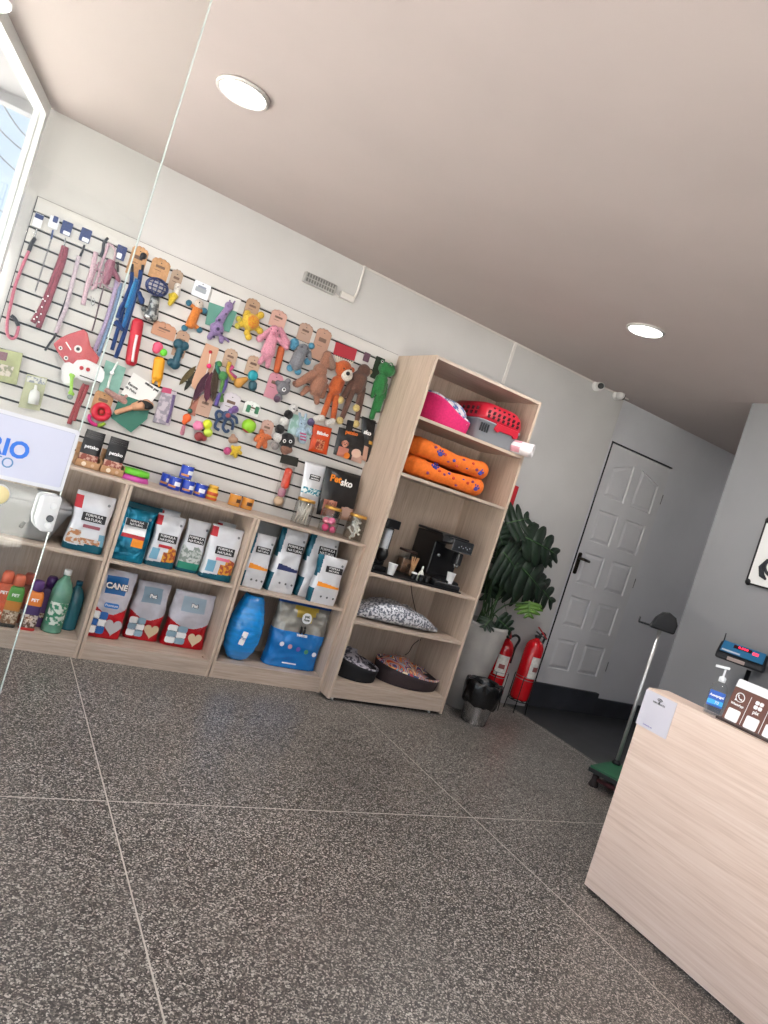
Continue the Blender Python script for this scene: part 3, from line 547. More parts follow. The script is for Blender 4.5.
def sachet(name, label, cat, tl, tr, bl, br, Y, mats, paint=None, wr=.004, depth=.03, N=26, zmin=None, toppinch=True):
    """pouch laid out from the four corners seen in the photo, standing or hanging in the plane Y"""
    P4 = [PY(*p, Y) for p in (tl, tr, bl, br)]; O = (P4[2]+P4[3])/2
    if zmin is not None: O.z = zmin
    o = thing(name, label, cat, O); mb = MB(); sd = random.random()*50; fr_, bk = [], []
    def pt(u, v, s):
        top = P4[0].lerp(P4[1], u); bot = P4[2].lerp(P4[3], u); p = bot.lerp(top, v)
        if zmin is not None and v < .001: p.z = max(p.z, zmin)
        b = (math.sin(PI*u)**.5 if 0 < u < 1 else 0)*(math.sin(PI*v)**.5 if 0 < v < 1 else 0)
        nz = noise.noise(Vector((u*5+sd, v*5, 0)))*wr*b; return (p.x-O.x, s*(depth/2*b+.0006)+nz, p.z-O.z)
    vs = [pt(i/N, j/N, -1) for j in range(N+1) for i in range(N+1)]+[pt(i/N, j/N, 1) for j in range(N+1) for i in range(N+1)]; S = (N+1)**2
    for j in range(N):
        for i in range(N):
            a = j*(N+1)+i; f_ = (a, a+1, a+N+2, a+N+1); mi = paint((i+.5)/N*2-1, (j+.5)/N) if paint else 0
            fr_.append((f_, mi)); bk.append((tuple(q+S for q in reversed(f_)), mats and 0))
    for j in range(N):
        for (a, b) in ((j*(N+1), (j+1)*(N+1)), (j*(N+1)+N, (j+1)*(N+1)+N)): fr_.append(((a, b, b+S, a+S) if a % (N+1) == 0 else (b, a, a+S, b+S), 0))
        fr_.append(((j+1, j, j+S, j+1+S), 0)); a = N*(N+1)+j; fr_.append(((a, a+1, a+1+S, a+S), 0))
    base = len(mb.v); mb.v += vs
    for f_, mi in fr_+bk: mb.f.append(tuple(f_)); mb.m.append(mi); mb.sm.append(True)
    mb.build('pouch', mats, o)
    ax = (P4[1]-P4[0]).normalized(); ang = math.atan2(ax.z, ax.x)
    def lab(s, u, v, size, m, bold=.0004, al='CENTER'):
        top = P4[0].lerp(P4[1], u); bot = P4[2].lerp(P4[3], u); p = bot.lerp(top, v)-O
        r = text(s, size, m, o, (p.x, -depth/2-wr*.6-.0025, p.z), bold=bold, align=al); r.rotation_euler = (PI/2, -ang, 0); return r
    def mark(u, v, outl, m, nm='label_print', y=0):
        top = P4[0].lerp(P4[1], u); bot = P4[2].lerp(P4[3], u); p = bot.lerp(top, v)-O
        r = MB().plate(outl, -.0012, 0).build(nm, m, o); r.location = (p.x, -depth/2-wr*.6-.001-y, p.z); r.rotation_euler = (0, -ang, 0); return r
    return o, lab, mark
BLKF = mat('#17171a', .32, coat=.2, var=.25, scale=20, bump=.2)
def pblack(u, v):
    if u > .1 and v < .28 and (u-.75)**2+((v-.1)*1.4)**2 < .30: return 1
    if v < .33 and -.75 < u < -.05 and (u+.4)**2*5+((v-.15)*3)**2 < .9: return 2
    return 0
def dogface(mark, u, v, s):
    mark(u, v-.0, circ(0, 0, s, 16, s*1.1), mat('#c98d78', .6), 'dog_print'); 
    mark(u, v, circ(-s*.4, s*.2, s*.14, 8), BLACK, 'dog_print', .001); mark(u, v, circ(s*.4, s*.2, s*.14, 8), BLACK, 'dog_print', .001); mark(u, v, circ(0, -s*.25, s*.2, 8), BLACK, 'dog_print', .001)
    mark(u, v, circ(-s*.95, s*.1, s*.3, 10, s*.6), mat('#a5664f', .6), 'dog_print'); mark(u, v, circ(s*.95, s*.1, s*.3, 10, s*.6), mat('#a5664f', .6), 'dog_print')
YT = 4.235
o, lab, mark = sachet('treat_bag', 'big black treat bag with orange and white lettering behind the jars', 'treat bag', (326, 466), (361, 476), (316, 514), (351, 521.5), YT, [BLKF, mat('#c9a08e', .5), mat('#b97463', .5)], pblack, depth=.05, zmin=ZTOP)
lab('Pet', .13, .80, .062, mat('#ec8a26', .4), .002, 'LEFT'); lab('sko', .435, .765, .062, LTW, .002, 'LEFT'); dogface(mark, .3, .27, .026); mark(.75, .18, circ(0, 0, .035, 16), mat('#c3a294'), 'food_print')
o, lab, mark = sachet('treat_bag', 'white and teal treat bag left of the big black bag', 'treat bag', (305.4, 461), (327, 467), (298.6, 503), (317, 508), YT+.02, [FOIL_W, mat('#1c7f96', .4, col2='#d7e4e6', scale=60)], lambda u, v: 1 if .28 < v < .44 else 0, depth=.04, zmin=None)
mark(.5, .68, rrect(0, 0, .075, .035, .003), LBL, 'label_panel'); lab('FORMULA', .5, .71, .013, LTW); lab('NATURAL', .5, .65, .013, LTW)
# ================================================================== HANGING THINGS
HY = SWF-.004
class Hang:
    def __init__(s, name, label, cat, px, py, group=None, Y=HY):
        s.O = PY(px, py, Y); s.Y = Y; s.o = thing(name, label, cat, s.O, group=group)
        a = PY(px, py+10, Y); s.k = abs(s.O.z-a.z)/10*.97; ax = PY(px+10, py+4, Y)-s.O; s.kx = ax.x/10.4*.98
    def p(s, x, y, dy=0): v = PY(x, y, s.Y+dy)-s.O; return Vector((v.x, dy, v.z))
    def card(s, px, py, w, h, m, dy=.004, name='header_card', r=.004, hole=True, rot=0, up=False):
        """card whose top centre is at the photo point; w,h in upright photo pixels"""
        c = s.p(px, py, -dy); W, H = w*s.kx, h*s.k; mb = MB().plate(rrect(0, -H/2, W, H, min(r, W*.3, H*.3)), -.0012, .0012)
        if name == 'header_card' and w >= 12 and m.name.startswith('mat_') and m is not CARDW and m is not CARDN:      # paw shaped top of the printed card
            for k in (-1.15, -.4, .4, 1.15): mb.ell((k*W*.27, 0, .0+(.008 if abs(k) < 1 else .001)), (W*.13, .0013, .011), seg=10, rings=6)
        q = mb.build(name, m, s.o); q.location = c
        if name == 'header_card' and w >= 12 and h >= 12:
            MB().plate(rrect(0, -H*.30, W*.5, H*.14, .003), -.0018, -.0011).plate(rrect(-W*.1, -H*.52, W*.35, .003, .001), -.0018, -.0011).build('card_print', mat('#6b5346' if m is not CARDW else '#8a90a0', .7), q); q.rotation_euler = (0, rot, 0)
        if hole: MB().plate(circ(0, 0, .005, 10, .0025), -.0018, -.0011).build('hang_hole', mat('#2a2624'), q, loc=(0, 0, -.009))
        return q
    def tube(s, pts, r, m, name='strap', dy=.012, flat=1, up=None, seg=8):
        ps = [s.p(x, y, -dy) for x, y in pts]; ps = smoothline(ps); return MB().tube(ps, r*s.k if isinstance(r, (int, float)) else r, seg=seg, flat=flat, up=up).build(name, m, s.o)
    def blob(s, parts, m, name='body', dy=.02, remesh=.0045, yf=.75):
        mb = MB()
        for q in parts:
            if len(q) == 4: x0, y0, r, d = q; r *= 1.14; mb.ell(s.p(x0, y0, -dy-d), (r*s.k, r*s.k*yf, r*s.k))
            else:
                x0, y0, x1, y1, r0, r1, d = q; r0, r1 = r0*1.15, r1*1.15; a, b = s.p(x0, y0, -dy-d), s.p(x1, y1, -dy-d); n = 7
                mb.tube([a+(a-b).normalized()*r0*s.k*.5]+[a.lerp(b, i/(n-1)) for i in range(n)]+[b+(b-a).normalized()*r1*s.k*.6], [r0*s.k*.6]+[(r0+(r1-r0)*i/(n-1))*s.k for i in range(n)]+[r1*s.k*.55], seg=12)
        return mb.build(name, m, s.o, remesh=remesh)
    def eyes(s, pts, r=1.2, dy=.045, white=None):
        for x, y in pts:
            if white: MB().ell((0, 0, 0), (r*1.7*s.k, r*.6*s.k, r*1.7*s.k), seg=12, rings=8).build('eye_white', white, s.o, loc=s.p(x, y, -dy+.003))
            MB().ell((0, 0, 0), r*s.k, seg=10, rings=8).build('eye', BLACK, s.o, loc=s.p(x, y, -dy-(.004 if white else 0)))
def smoothline(ps, n=4):
    if len(ps) < 3: return [ps[0].lerp(ps[-1], i/8) for i in range(9)]
    out = []
    for i in range(len(ps)-1):
        p0, p1, p2, p3 = ps[max(i-1, 0)], ps[i], ps[i+1], ps[min(i+2, len(ps)-1)]
        for k in range(n):
            t = k/n; out.append(.5*((2*p1)+(p2-p0)*t+(2*p0-5*p1+4*p2-p3)*t*t+(3*p1-p0-3*p2+p3)*t**3))
    return out+[ps[-1]]
def dim(c):
    c = c.lstrip('#'); v = [int(c[i:i+2], 16) for i in (0, 2, 4)]; g = sum(v)/3; return '#%02x%02x%02x' % tuple(int(max(0, min(255, (x*.9+g*.1)*.93))) for x in v)
def fab(c, v=.2, sc=120, b=.8, **k): return mat(dim(c), .85, var=v, scale=sc, bump=b, sheen=.3, **k)
PINK = fab('#d96f86'); MAROON = fab('#94384a'); LILAC = fab('#cdb9c4'); DKG = fab('#2c2b30')
CARDW = mat('#dfe3ea', .5); CARDN = mat('#27386f', .5)
# --- leashes and collars, left end of the wall
H = Hang('pet_leash', 'pink leash with black grip, leftmost on the slatwall', 'leash', 39, 216)
H.card(40, 214, 9, 15, CARDW); H.card(40, 214.5, 9, 5, CARDN, dy=.007, name='card_print', hole=False)
H.tube([(37, 229), (35, 238)], .8, CHROME, 'clip'); H.tube([(35, 238), (31.5, 244), (28.8, 251)], 2.2, DKG, 'grip'); H.tube([(28.8, 251), (20.5, 271), (14.5, 288), (11, 303), (8.2, 316), (7, 326), (7.5, 334), (11, 338.5), (15.5, 337), (18, 330), (18.5, 326)], 1.7, PINK); H.tube([(18.5, 326), (15, 319), (11, 315.5)], 2.2, DKG, 'grip')
H = Hang('chain_collar', 'thin grey metal chain collar under a blue and white card', 'collar', 55, 219)
H.card(55.5, 217, 10, 13, CARDW); H.card(56.5, 216.5, 5, 7, CARDN, dy=.007, name='card_print', hole=False)
mb = MB(); pa, pb = H.p(51.3, 239, -.012), H.p(35.6, 290.5, -.012)
for i in range(34):
    c = pa.lerp(pb, i/33); u = (pb-pa).normalized(); s_ = Vector((0, 1, 0)) if i % 2 else u.cross(Vector((0, 1, 0))); mb.tube([c+u*.0065*math.cos(a)+s_*.0038*math.sin(a) for a in [2*PI*j/9 for j in range(10)]], .0014, seg=5)
mb.build('chain', mat('#8a8a8e', .35, .8), H.o); H.tube([(53, 230), (51.3, 239)], 1.0, mat('#3a4a78', .5), 'clip')
H = Hang('pet_leash', 'maroon dotted double strap leash under a navy card', 'leash', 67.7, 222)
H.card(68.5, 222, 11, 15, CARDN); H.card(67, 231.5, 7, 4, CARDW, dy=.007, name='card_print', hole=False); H.tube([(65.5, 238), (64.3, 246)], .9, CHROME, 'clip')
H.tube([(64.5, 246), (61, 258), (53.4, 279), (44, 303), (38, 314), (32.8, 322.6)], 3.0, MAROON, flat=.35, up=(0, 1, 0)); H.tube([(66, 247), (63, 262), (56, 281), (48, 303), (43, 315), (38.3, 328)], 3.0, MAROON, dy=.018, flat=.35, up=(0, 1, 0))
mb = MB()
for i, (x, y) in enumerate([(45, 301), (42, 307), (41, 314), (37, 317), (39, 322), (48, 296), (36, 312), (34, 319), (43, 299)]): mb.ell(H.p(x, y, -.025), (.0045, .0015, .0045), seg=8, rings=4)
mb.build('dot_print', LTW, H.o)
H = Hang('pet_leash', 'pale lilac leash with thin black strap, right of the maroon one', 'leash', 86.9, 229)
H.card(87.5, 229, 11, 15, CARDN); H.card(86, 238, 7, 4.5, CARDW, dy=.007, name='card_print', hole=False); H.tube([(84.5, 245), (82, 253)], 1.2, DKG, 'clip')
H.tube([(82, 252), (77, 265), (70, 287), (65, 303), (60, 316), (55.4, 335), (50, 343), (45, 350.6)], 1.3, DKG, 'inner_strap', dy=.008, flat=.5, up=(0, 1, 0)); H.tube([(79, 256), (75, 272), (70, 292), (65.7, 309), (60, 322), (56, 333)], 2.3, LILAC, dy=.016, flat=.35, up=(0, 1, 0))
H = Hang('pet_harness', 'pale pink strap harness with mesh hanging from a black hook', 'harness', 107, 236)
H.tube([(108, 238), (104, 243), (103, 250), (101, 256)], 1.6, DKG, 'clip'); PP = fab('#d6b3bf'); H.tube([(109, 243), (106, 252), (101, 266), (97, 280), (92, 290)], 1.6, PP, flat=.5, up=(0, 1, 0)); H.tube([(96, 252), (92, 270), (87, 287), (83, 305)], 2.6, PP, flat=.35, up=(0, 1, 0)); H.tube([(110, 244), (115, 250), (114, 262)], 1.3, PP)
for a, b in (((99, 262), (91, 286)), ((103, 258), (96, 289)), ((107, 262), (100, 288)), ((99, 272), (109, 270)), ((94, 283), (105, 282)), ((96, 264), (108, 288))): H.tube([a, ((a[0]+b[0])/2-1, (a[1]+b[1])/2+1), b], .9, fab('#b98a99'), 'mesh_cord')
H.tube([(91, 296), (92, 305), (95, 303), (93.5, 298)], .5, CHROME, 'ring')
H = Hang('pet_harness', 'mauve harness bundle hanging right of the pale pink harness', 'harness', 112, 262)
MV = fab('#9c5a72'); H.blob([(111, 262, 106, 283, 4.5, 3.5, 0), (113, 270, 119, 281, 3, 2, 0), (109, 266, 4.5, 0)], MV, 'padding', dy=.016)
H.tube([(114, 271), (120, 279), (116, 288), (108, 288), (105, 281)], 1.4, fab('#b9a3b4'), flat=.5, up=(0, 1, 0)); H.tube([(104, 286), (100, 301), (94, 325), (92, 331)], .8, fab('#6c5560'), 'cord')
H = Hang('pet_leash', 'long lilac to blue leash under a navy tag beside the glass edge', 'leash', 121.5, 248)
H.card(123, 246, 10, 16, CARDN); H.card(120, 253, 5, 6, CARDW, dy=.007, name='card_print', hole=False); H.tube([(118, 262), (118, 272)], 1.2, DKG, 'clip')
H.tube([(117, 280), (114, 294), (109, 312), (104, 327), (98, 342), (92, 356)], 2.3, fab('#b3a0c6'), flat=.4, up=(0, 1, 0), dy=.014); H.tube([(121, 283), (116, 304), (110, 322), (103, 342), (98, 356)], 2.0, fab('#7f9cc4'), name='second_strap', flat=.4, up=(0, 1, 0), dy=.01)
H = Hang('pet_harness', 'bright blue harness and leash set on a kraft card', 'harness', 141, 250)
H.card(141, 250, 17, 30, KRAFT); H.blob([(143.5, 256, 3.4, -.012), (141, 258, 2, -.012)], DKG, 'card_print', dy=.02, remesh=.003)
B1, B2, B3 = fab('#1b66a8'), fab('#123a78'), fab('#2a86c2')
H.tube([(141, 270), (139, 283), (134, 300), (130, 314), (124, 335), (115.6, 358)], 2.4, B2, dy=.016, flat=.45, up=(0, 1, 0)); H.tube([(137, 279), (133, 296), (128, 312), (123, 328)], 2.6, B1, dy=.024, flat=.45, up=(0, 1, 0)); H.tube([(132, 272), (131, 284), (125, 300), (121, 318), (112, 350)], 2.2, B2, dy=.012, flat=.45, up=(0, 1, 0)); H.tube([(135, 282), (130, 296), (126, 308)], 1.8, B3, dy=.03, flat=.45, up=(0, 1, 0))
H.blob([(141.5, 300, 3.4, 0), (139, 292, 142, 303, 2.2, 2.6, 0), (118, 315, 3.5, 0), (116, 322, 123, 330, 3, 2.2, 0), (124, 303, 119, 312, 2.4, 2.6, 0)], B2, 'buckle_bundle', dy=.02); H.tube([(132, 264), (132, 272)], 1.8, DKG, 'clip'); H.tube([(143, 265), (142, 272)], 1.6, DKG, 'clip')
# --- red fox pouch etc.
def poly(H, pts, m, name, dy=.01, th=.004, bevel=0):
    ps = [H.p(x, y, -dy) for x, y in pts]; mb = MB(); mb.plate([(p.x, p.z) for p in ps], -dy-th, -dy); return mb.build(name, m, H.o, bevel=bevel)
H = Hang('fox_toy', 'flat red fox shaped toy with white ringed eyes', 'toy', 75, 335)
poly(H, [(53, 344), (60, 338), (69, 334), (83, 329.5), (87, 333), (90, 346), (99, 358), (95, 367), (82, 369), (66, 364), (58, 353)], mat('#c05358', .6, var=.1, scale=20), 'body', th=.03, bevel=.008)
for x, y, r in ((78, 349, 3.2), (60.5, 348, 1.6), (66, 358, 1.8)): MB().plate(circ(0, 0, r*H.k*1.25, 16), -.003, 0).build('eye_white', mat('#e4ddda'), H.o, loc=H.p(x, y, -.0405)); MB().plate(circ(0, 0, r*H.k*.62, 12), -.003, 0).build('eye', BLACK, H.o, loc=H.p(x, y, -.0435))
H.tube([(66, 342), (71, 350)], .7, LTW, 'stitch_line', dy=.041)
H = Hang('bone_card_collar', 'red collar hanging under a white bone shaped card', 'collar', 84, 360)
for nm, pts, m, dy in (('bone_card', [(61, 368), (64, 363), (69, 362), (73, 364), (77, 360), (86, 359.5), (90, 361), (101, 366.5), (104.5, 372), (104, 378), (102, 382), (99, 383), (90, 381.5), (80, 380), (77, 377), (73, 379), (70, 383), (64, 384), (60.5, 378), (62, 373)], mat('#dcdadb', .5), .045),): poly(H, pts, m, nm, dy, .002)
MB().plate(circ(0, 0, .011, 14), -.001, 0).build('card_print', RED, H.o, loc=H.p(81.5, 368, -.048)); MB().plate(circ(0, 0, .011, 14), -.001, 0).build('card_print', RED, H.o, loc=H.p(88, 369.5, -.048)); q = MB().plate(rrect(0, 0, .11, .006, .002), -.001, 0).build('card_print', BLACK, H.o, loc=H.p(90, 379, -.048)); q.rotation_euler = (0, .03, 0)
RC = fab('#a83a44'); H.tube([(85, 384), (81, 392), (77, 404), (72, 416), (69, 424)], 2.4, RC, flat=.4, up=(0, 1, 0), dy=.02); H.tube([(88, 385), (83, 398), (78, 408), (74, 421)], 1.8, RC, 'second_strap', flat=.4, up=(0, 1, 0), dy=.03)
H = Hang('chew_toy', 'small lime green bone shaped toy left of the red collar', 'toy', 71.5, 374)
H.blob([(72, 376, 71, 392, 1.6, 1.6, 0), (71, 375, 2, 0), (73, 376, 2, 0), (70, 393, 2, 0), (72.5, 394, 2, 0)], mat('#8fc23c', .5), dy=.05); H.blob([(70, 397, 2.8, 0)], mat('#7d8b85', .6), 'base_weight', dy=.05)
H = Hang('snack_pack', 'green printed snack pack at the far left of the slatwall', 'pet snack pack', 10, 352)
q = H.o; poly(H, [(-6, 347), (23, 353.5), (16.5, 385), (-10, 379)], mat('#a9ad7e', .4, var=.2, scale=12), 'pouch', .006, .02, .004); poly(H, [(-1, 351), (8, 353), (6, 361), (-3, 359)], mat('#7d5860', .5), 'label_print', .0265, .001); poly(H, [(-6, 362), (14, 367), (11, 377), (-8, 374)], mat('#8a8a72', .5, col2='#c9bfb0', scale=50), 'food_print', .0265, .001)
H = Hang('feeder_pack', 'beige blister pack with a small white bottle below the leashes', 'pet accessory pack', 38, 374)
poly(H, [(27, 374), (47.5, 378), (39.5, 411), (18, 407)], mat('#aeb08f', .5, var=.1, scale=15), 'backing_card', .004, .003); poly(H, [(27.5, 375.5), (46.5, 379), (45, 385), (26, 381.5)], mat('#8a8f9a', .5, col2='#cfcfc4', scale=60), 'header_print', .0075, .001)
mb = MB(); a, b = H.p(36, 385, -.02), H.p(33, 404, -.02); mb.tube([a, a.lerp(b, .25), a.lerp(b, .32), a.lerp(b, .6), b], [.006, .009, .022, .027, .026], seg=16); mb.build('bottle', mat('#d4d6d2', .4), H.o)
# --- kraft card items upper row
H = Hang('cage_ball', 'navy lattice cage ball toy on kraft card with silver bag below', 'toy', 162, 261)
H.card(162, 262, 19, 20, KRAFT); mb = MB(); c = H.p(157, 287, -.04)
Rr = Vector((11.5*H.kx, .035, 9.5*H.k))
NV = mat('#3b4670', .55)
for k in range(6):
    a = PI*k/6; mb.tube([c+Vector((Rr.x*math.cos(t_)*math.cos(a), Rr.y*math.cos(t_)*math.sin(a), Rr.z*math.sin(t_))) for t_ in [2*PI*j/24 for j in range(25)]], .0035, seg=6)
for zf in (-.65, -.25, .2, .6): rr_ = math.sqrt(1-zf*zf); mb.tube([c+Vector((Rr.x*rr_*math.cos(t_), Rr.y*rr_*math.sin(t_), Rr.z*zf)) for t_ in [2*PI*j/24 for j in range(25)]], .0035, seg=6)
mb.build('cage', NV, H.o); MB().ell(c, (Rr.x*.8, Rr.y*.7, Rr.z*.8)).build('inner_ball', mat('#b5b0ae', .6), H.o)
H.blob([(155, 298, 152, 318, 4.5, 6, 0), (148, 316, 4.5, 0), (144, 309, 3, 0)], mat('#aeb0ae', .2, .5, col2='#55585a', scale=45), 'silver_bag', dy=.02)
H = Hang('banana_toy', 'small yellow and white banana plush on a brown card', 'toy', 178, 273)
H.card(178, 273, 12, 20, mat('#a58f7c', .7)); H.blob([(178, 285, 176, 296, 3.2, 3.6, 0)], fab('#e4ddd3'), 'banana_top'); H.blob([(175, 295, 169.5, 304.5, 3.9, 2.2, .004), (170, 294, 171, 302, 1.6, 2.2, 0)], fab('#dfc02c'), 'banana_peel'); H.eyes([(178, 287)], .7, .042)
H = Hang('plush_toy', 'orange plush with teal hands and feet under a white card', 'toy', 203, 282)
H.card(203.5, 283, 17, 17, CARDW); H.card(201.5, 288, 11, 5, mat('#9aa0a6', .6), dy=.007, name='card_print', hole=False)
H.blob([(197, 309, 190.5, 325, 4.2, 5, 0)], fab('#dc7a26'), 'body'); H.blob([(199, 304, 4.6, .004)], fab('#e3d2c2'), 'head', dy=.024); H.eyes([(199.5, 302.5)], .8, .052)
H.blob([(196, 309, 190, 304, 2, 2, 0), (198, 311, 204, 311, 2, 2, 0), (191, 322, 185, 327, 2.4, 2, 0), (193, 324, 199, 329, 2.4, 2, 0)], fab('#dc7a26'), 'limbs', dy=.018)
for x, y in ((189, 303), (184.5, 328), (199.5, 330), (204.5, 311)): H.blob([(x, y, 3.3, 0)], fab('#2c6d86'), 'paw')
H = Hang('plush_toy', 'purple dotted giraffe plush on a green and white card', 'toy', 227, 290)
poly(H, [(213, 290), (241, 300), (237, 312), (209, 302)], mat('#d4d3d0', .5), 'header_card', .003); poly(H, [(209, 302), (237, 312), (229, 332.5), (205, 324)], mat('#5d9384', .5), 'backing_card', .003)
PU = fab('#8f75a8'); H.blob([(217, 329, 7.0, 0), (219, 322, 228, 308, 4.5, 3, 0), (229, 306, 4.4, .004), (231, 307, 225, 313, 3, 2.5, .006), (212, 334, 209, 338, 3, 2.6, 0), (222, 337, 221, 342, 3, 2.4, 0), (213, 326, 3, 0), (225, 338, 229, 342, 1.6, 1.2, 0)], PU)
for x, y, r in ((219.5, 320, 1.7), (218, 329, 2), (214, 337, 1.3), (222, 333.5, 1.3), (226, 314, 1.2)): MB().ell((0, 0, 0), (r*H.k, .004, r*H.k), seg=10, rings=6).build('spot', fab('#3a2c55'), H.o, loc=H.p(x, y, -.052))
H.tube([(229, 303), (230, 300)], .9, PU, 'horn', dy=.024); H.tube([(233, 304), (235, 301)], .9, PU, 'horn', dy=.024)
H = Hang('plush_toy', 'round orange and yellow turtle plush on a kraft card', 'toy', 255, 301)
H.card(254, 302, 14, 17, mat('#a98a70', .75)); YE = fab('#e0b62c'); H.blob([(252.5, 322, 7, .004)], fab('#e07b1e', col2='#c9951f'), 'shell', dy=.028)
H.blob([(250, 322, 8.6, 0), (246, 316, 3.4, 0), (258, 317, 3.4, 0), (257, 328, 3.6, 0), (241, 324, 3.6, 0), (247, 333, 3.4, 0)], YE, 'body', dy=.016); 
for x, y in ((247.5, 313.5), (261, 315), (260, 331), (237.5, 326), (248.5, 337), (239, 319)): H.blob([(x, y, 3.6 if x > 240 else 3.2, 0)], YE if x > 240 else fab('#c9b83a'), 'paw')
H = Hang('plush_toy', 'pink pig plush with floppy limbs below a pink card', 'toy', 280, 312)
H.card(280, 313.5, 16, 16, mat('#c39a8d', .7)); PK = fab('#dd8ea4'); H.blob([(274.5, 331, 5.6, .006), (272.5, 337, 267.5, 354, 5, 7.2, 0), (271, 329, 259, 339.5, 2.2, 3.6, 0), (264, 357, 259.5, 363, 3, 2.6, 0), (269, 358, 267.5, 367, 3.2, 2.4, 0), (277, 338, 287, 348.5, 2.4, 2.6, .01), (280, 329, 287, 344, 3, 4, 0)], PK)
H.eyes([(271.5, 329), (277.5, 331)], .7, .062); H.blob([(274, 333.5, 2, 0)], fab('#c8748c'), 'snout', dy=.058)
H = Hang('rubber_toy', 'long orange rubber stick toy partly behind the pink pig', 'toy', 281, 345)
H.blob([(281.5, 348, 276.5, 371, 3.6, 3.2, 0)], mat('#bd5a2c', .55, var=.15, scale=60), dy=.012)
H = Hang('plush_toy', 'grey elephant plush with light blue ears and feet', 'toy', 305, 325)
H.card(307, 326.5, 14, 17, mat('#b09383', .7)); GY = fab('#7c7d84'); H.blob([(303, 350, 6.2, .008), (300, 354, 295, 366, 6.2, 6.6, 0), (309, 352, 310, 360, 2.4, 2, .01)], GY); BL = fab('#4a93b5')
H.blob([(294.5, 343, 4.8, 0), (293, 347, 3.2, 0)], BL, 'ear'); H.blob([(311.5, 346, 3.4, 0)], BL, 'ear')
for x, y in ((290, 368), (298, 371.5), (307.5, 361.5)): H.blob([(x, y, 3.7, 0)], BL, 'paw')
H.eyes([(302, 347), (307.5, 349)], .8, .068)
H = Hang('plush_toy', 'light brown rabbit plush with long ears under a beige card', 'toy', 325, 331)
H.card(325, 332, 15, 32, mat('#b08b78', .7)); BR = fab('#a06a52'); H.blob([(320, 371, 7.5, .008), (320, 378, 315, 392, 8.5, 6.5, 0), (324, 366, 328, 354, 5.5, 4.5, 0), (309, 378, 5.5, .004), (324, 388, 322, 397, 3.4, 3, 0), (314, 374, 296, 384.5, 5, 3.6, .012), (316, 392, 317, 403, 3.4, 2.8, 0), (326, 385, 322, 395, 3, 2.5, 0), (308, 388, 302, 394, 3.5, 2.5, 0)], BR)
H.blob([(328, 357, 332, 367, 5, 5, 0)], fab('#8d6f5f'), 'ear'); H.blob([(295, 383.5, 3, .0)], fab('#7a4f3e'), 'nose', dy=.035)
H = Hang('plush_toy', 'orange lion plush with white snout, long legs and white feet', 'toy', 346, 343)
poly(H, [(336, 342), (357, 349.5), (354, 361), (333, 354)], mat('#a3212f', .5), 'header_card', .003); 
for i in range(9): x = 335+i*2.3; H.tube([(x-.2, 355+i*.85), (342+(i-4)*.5, 368)], .8, mat('#e6dccb', .6), 'mane_print', dy=.008, seg=5)
OL = fab('#cc5a22'); H.blob([(343.5, 369, 8.6, .01), (339, 380, 334.5, 390, 6.6, 7.2, 0), (331, 394, 322.5, 417, 3.4, 2.9, 0), (336.5, 396, 333, 419, 3.4, 2.9, 0), (336, 365, 3, .01), (352, 370, 3, .01)], OL)
H.blob([(347, 375, 6.2, 0), (344.8, 371, 2.2, 0), (350, 371.5, 2.2, 0)], fab('#e2d8cc'), 'snout', dy=.055); H.blob([(348, 373.5, 2.1, 0)], BLACK, 'nose', dy=.085, remesh=.002); H.eyes([(344, 368.5), (351, 369.5)], .9, .08)
for a in ((323, 418, 315.5, 418.5), (333.5, 421, 327, 423)): H.blob([(a[0], a[1], a[2], a[3], 3.3, 3.2, 0)], fab('#ddd6cf'), 'foot', dy=.03)
H = Hang('plush_toy', 'dark brown monkey plush hanging face away with yellow hands', 'toy', 367, 354)
H.card(368, 353, 6, 10, mat('#57394a', .6)); BM = fab('#6a4638'); H.blob([(364, 371, 6.8, 0), (360, 376, 356, 389, 7.8, 7, 0), (354, 384, 5, 0), (352, 382, 343, 397, 3.2, 2.6, .006), (352, 392, 342, 418, 3.4, 2.6, 0), (364, 380, 358, 404, 3.4, 2.6, .006), (363, 388, 357, 420, 3.2, 2.6, 0)], BM)
for x, y in ((340.3, 400), (356.3, 408), (339.8, 420.6), (356, 424)): H.blob([(x, y, 3.9, 0)], fab('#d7bd74'), 'hand', dy=.028)
H.blob([(370, 372, 2.6, 0)], fab('#c9a783'), 'ear', dy=.02)
H = Hang('plush_toy', 'bright green frog plush with long legs, rightmost on the wall', 'toy', 382, 357)
H.card(381, 357.5, 9, 25, mat('#22301f', .6)); GF = fab('#23823c'); H.blob([(383, 367.5, 390.5, 371, 6.4, 6.6, .01), (382, 378, 378, 391, 6.4, 6.6, 0), (378, 396, 371.5, 418, 3.1, 2.8, 0), (382, 396, 377.5, 411, 3, 2.6, .004), (376, 382, 372, 397, 2.4, 2.0, .008), (386, 384, 384, 398, 2.2, 2, 0)], GF)
for x, y in ((382.5, 361.5), (391, 365)): H.blob([(x, y, 2.5, 0)], GF, 'eye_mound', dy=.045); 
H.eyes([(382.5, 361.5), (391, 365)], .9, .066, white=LTW)
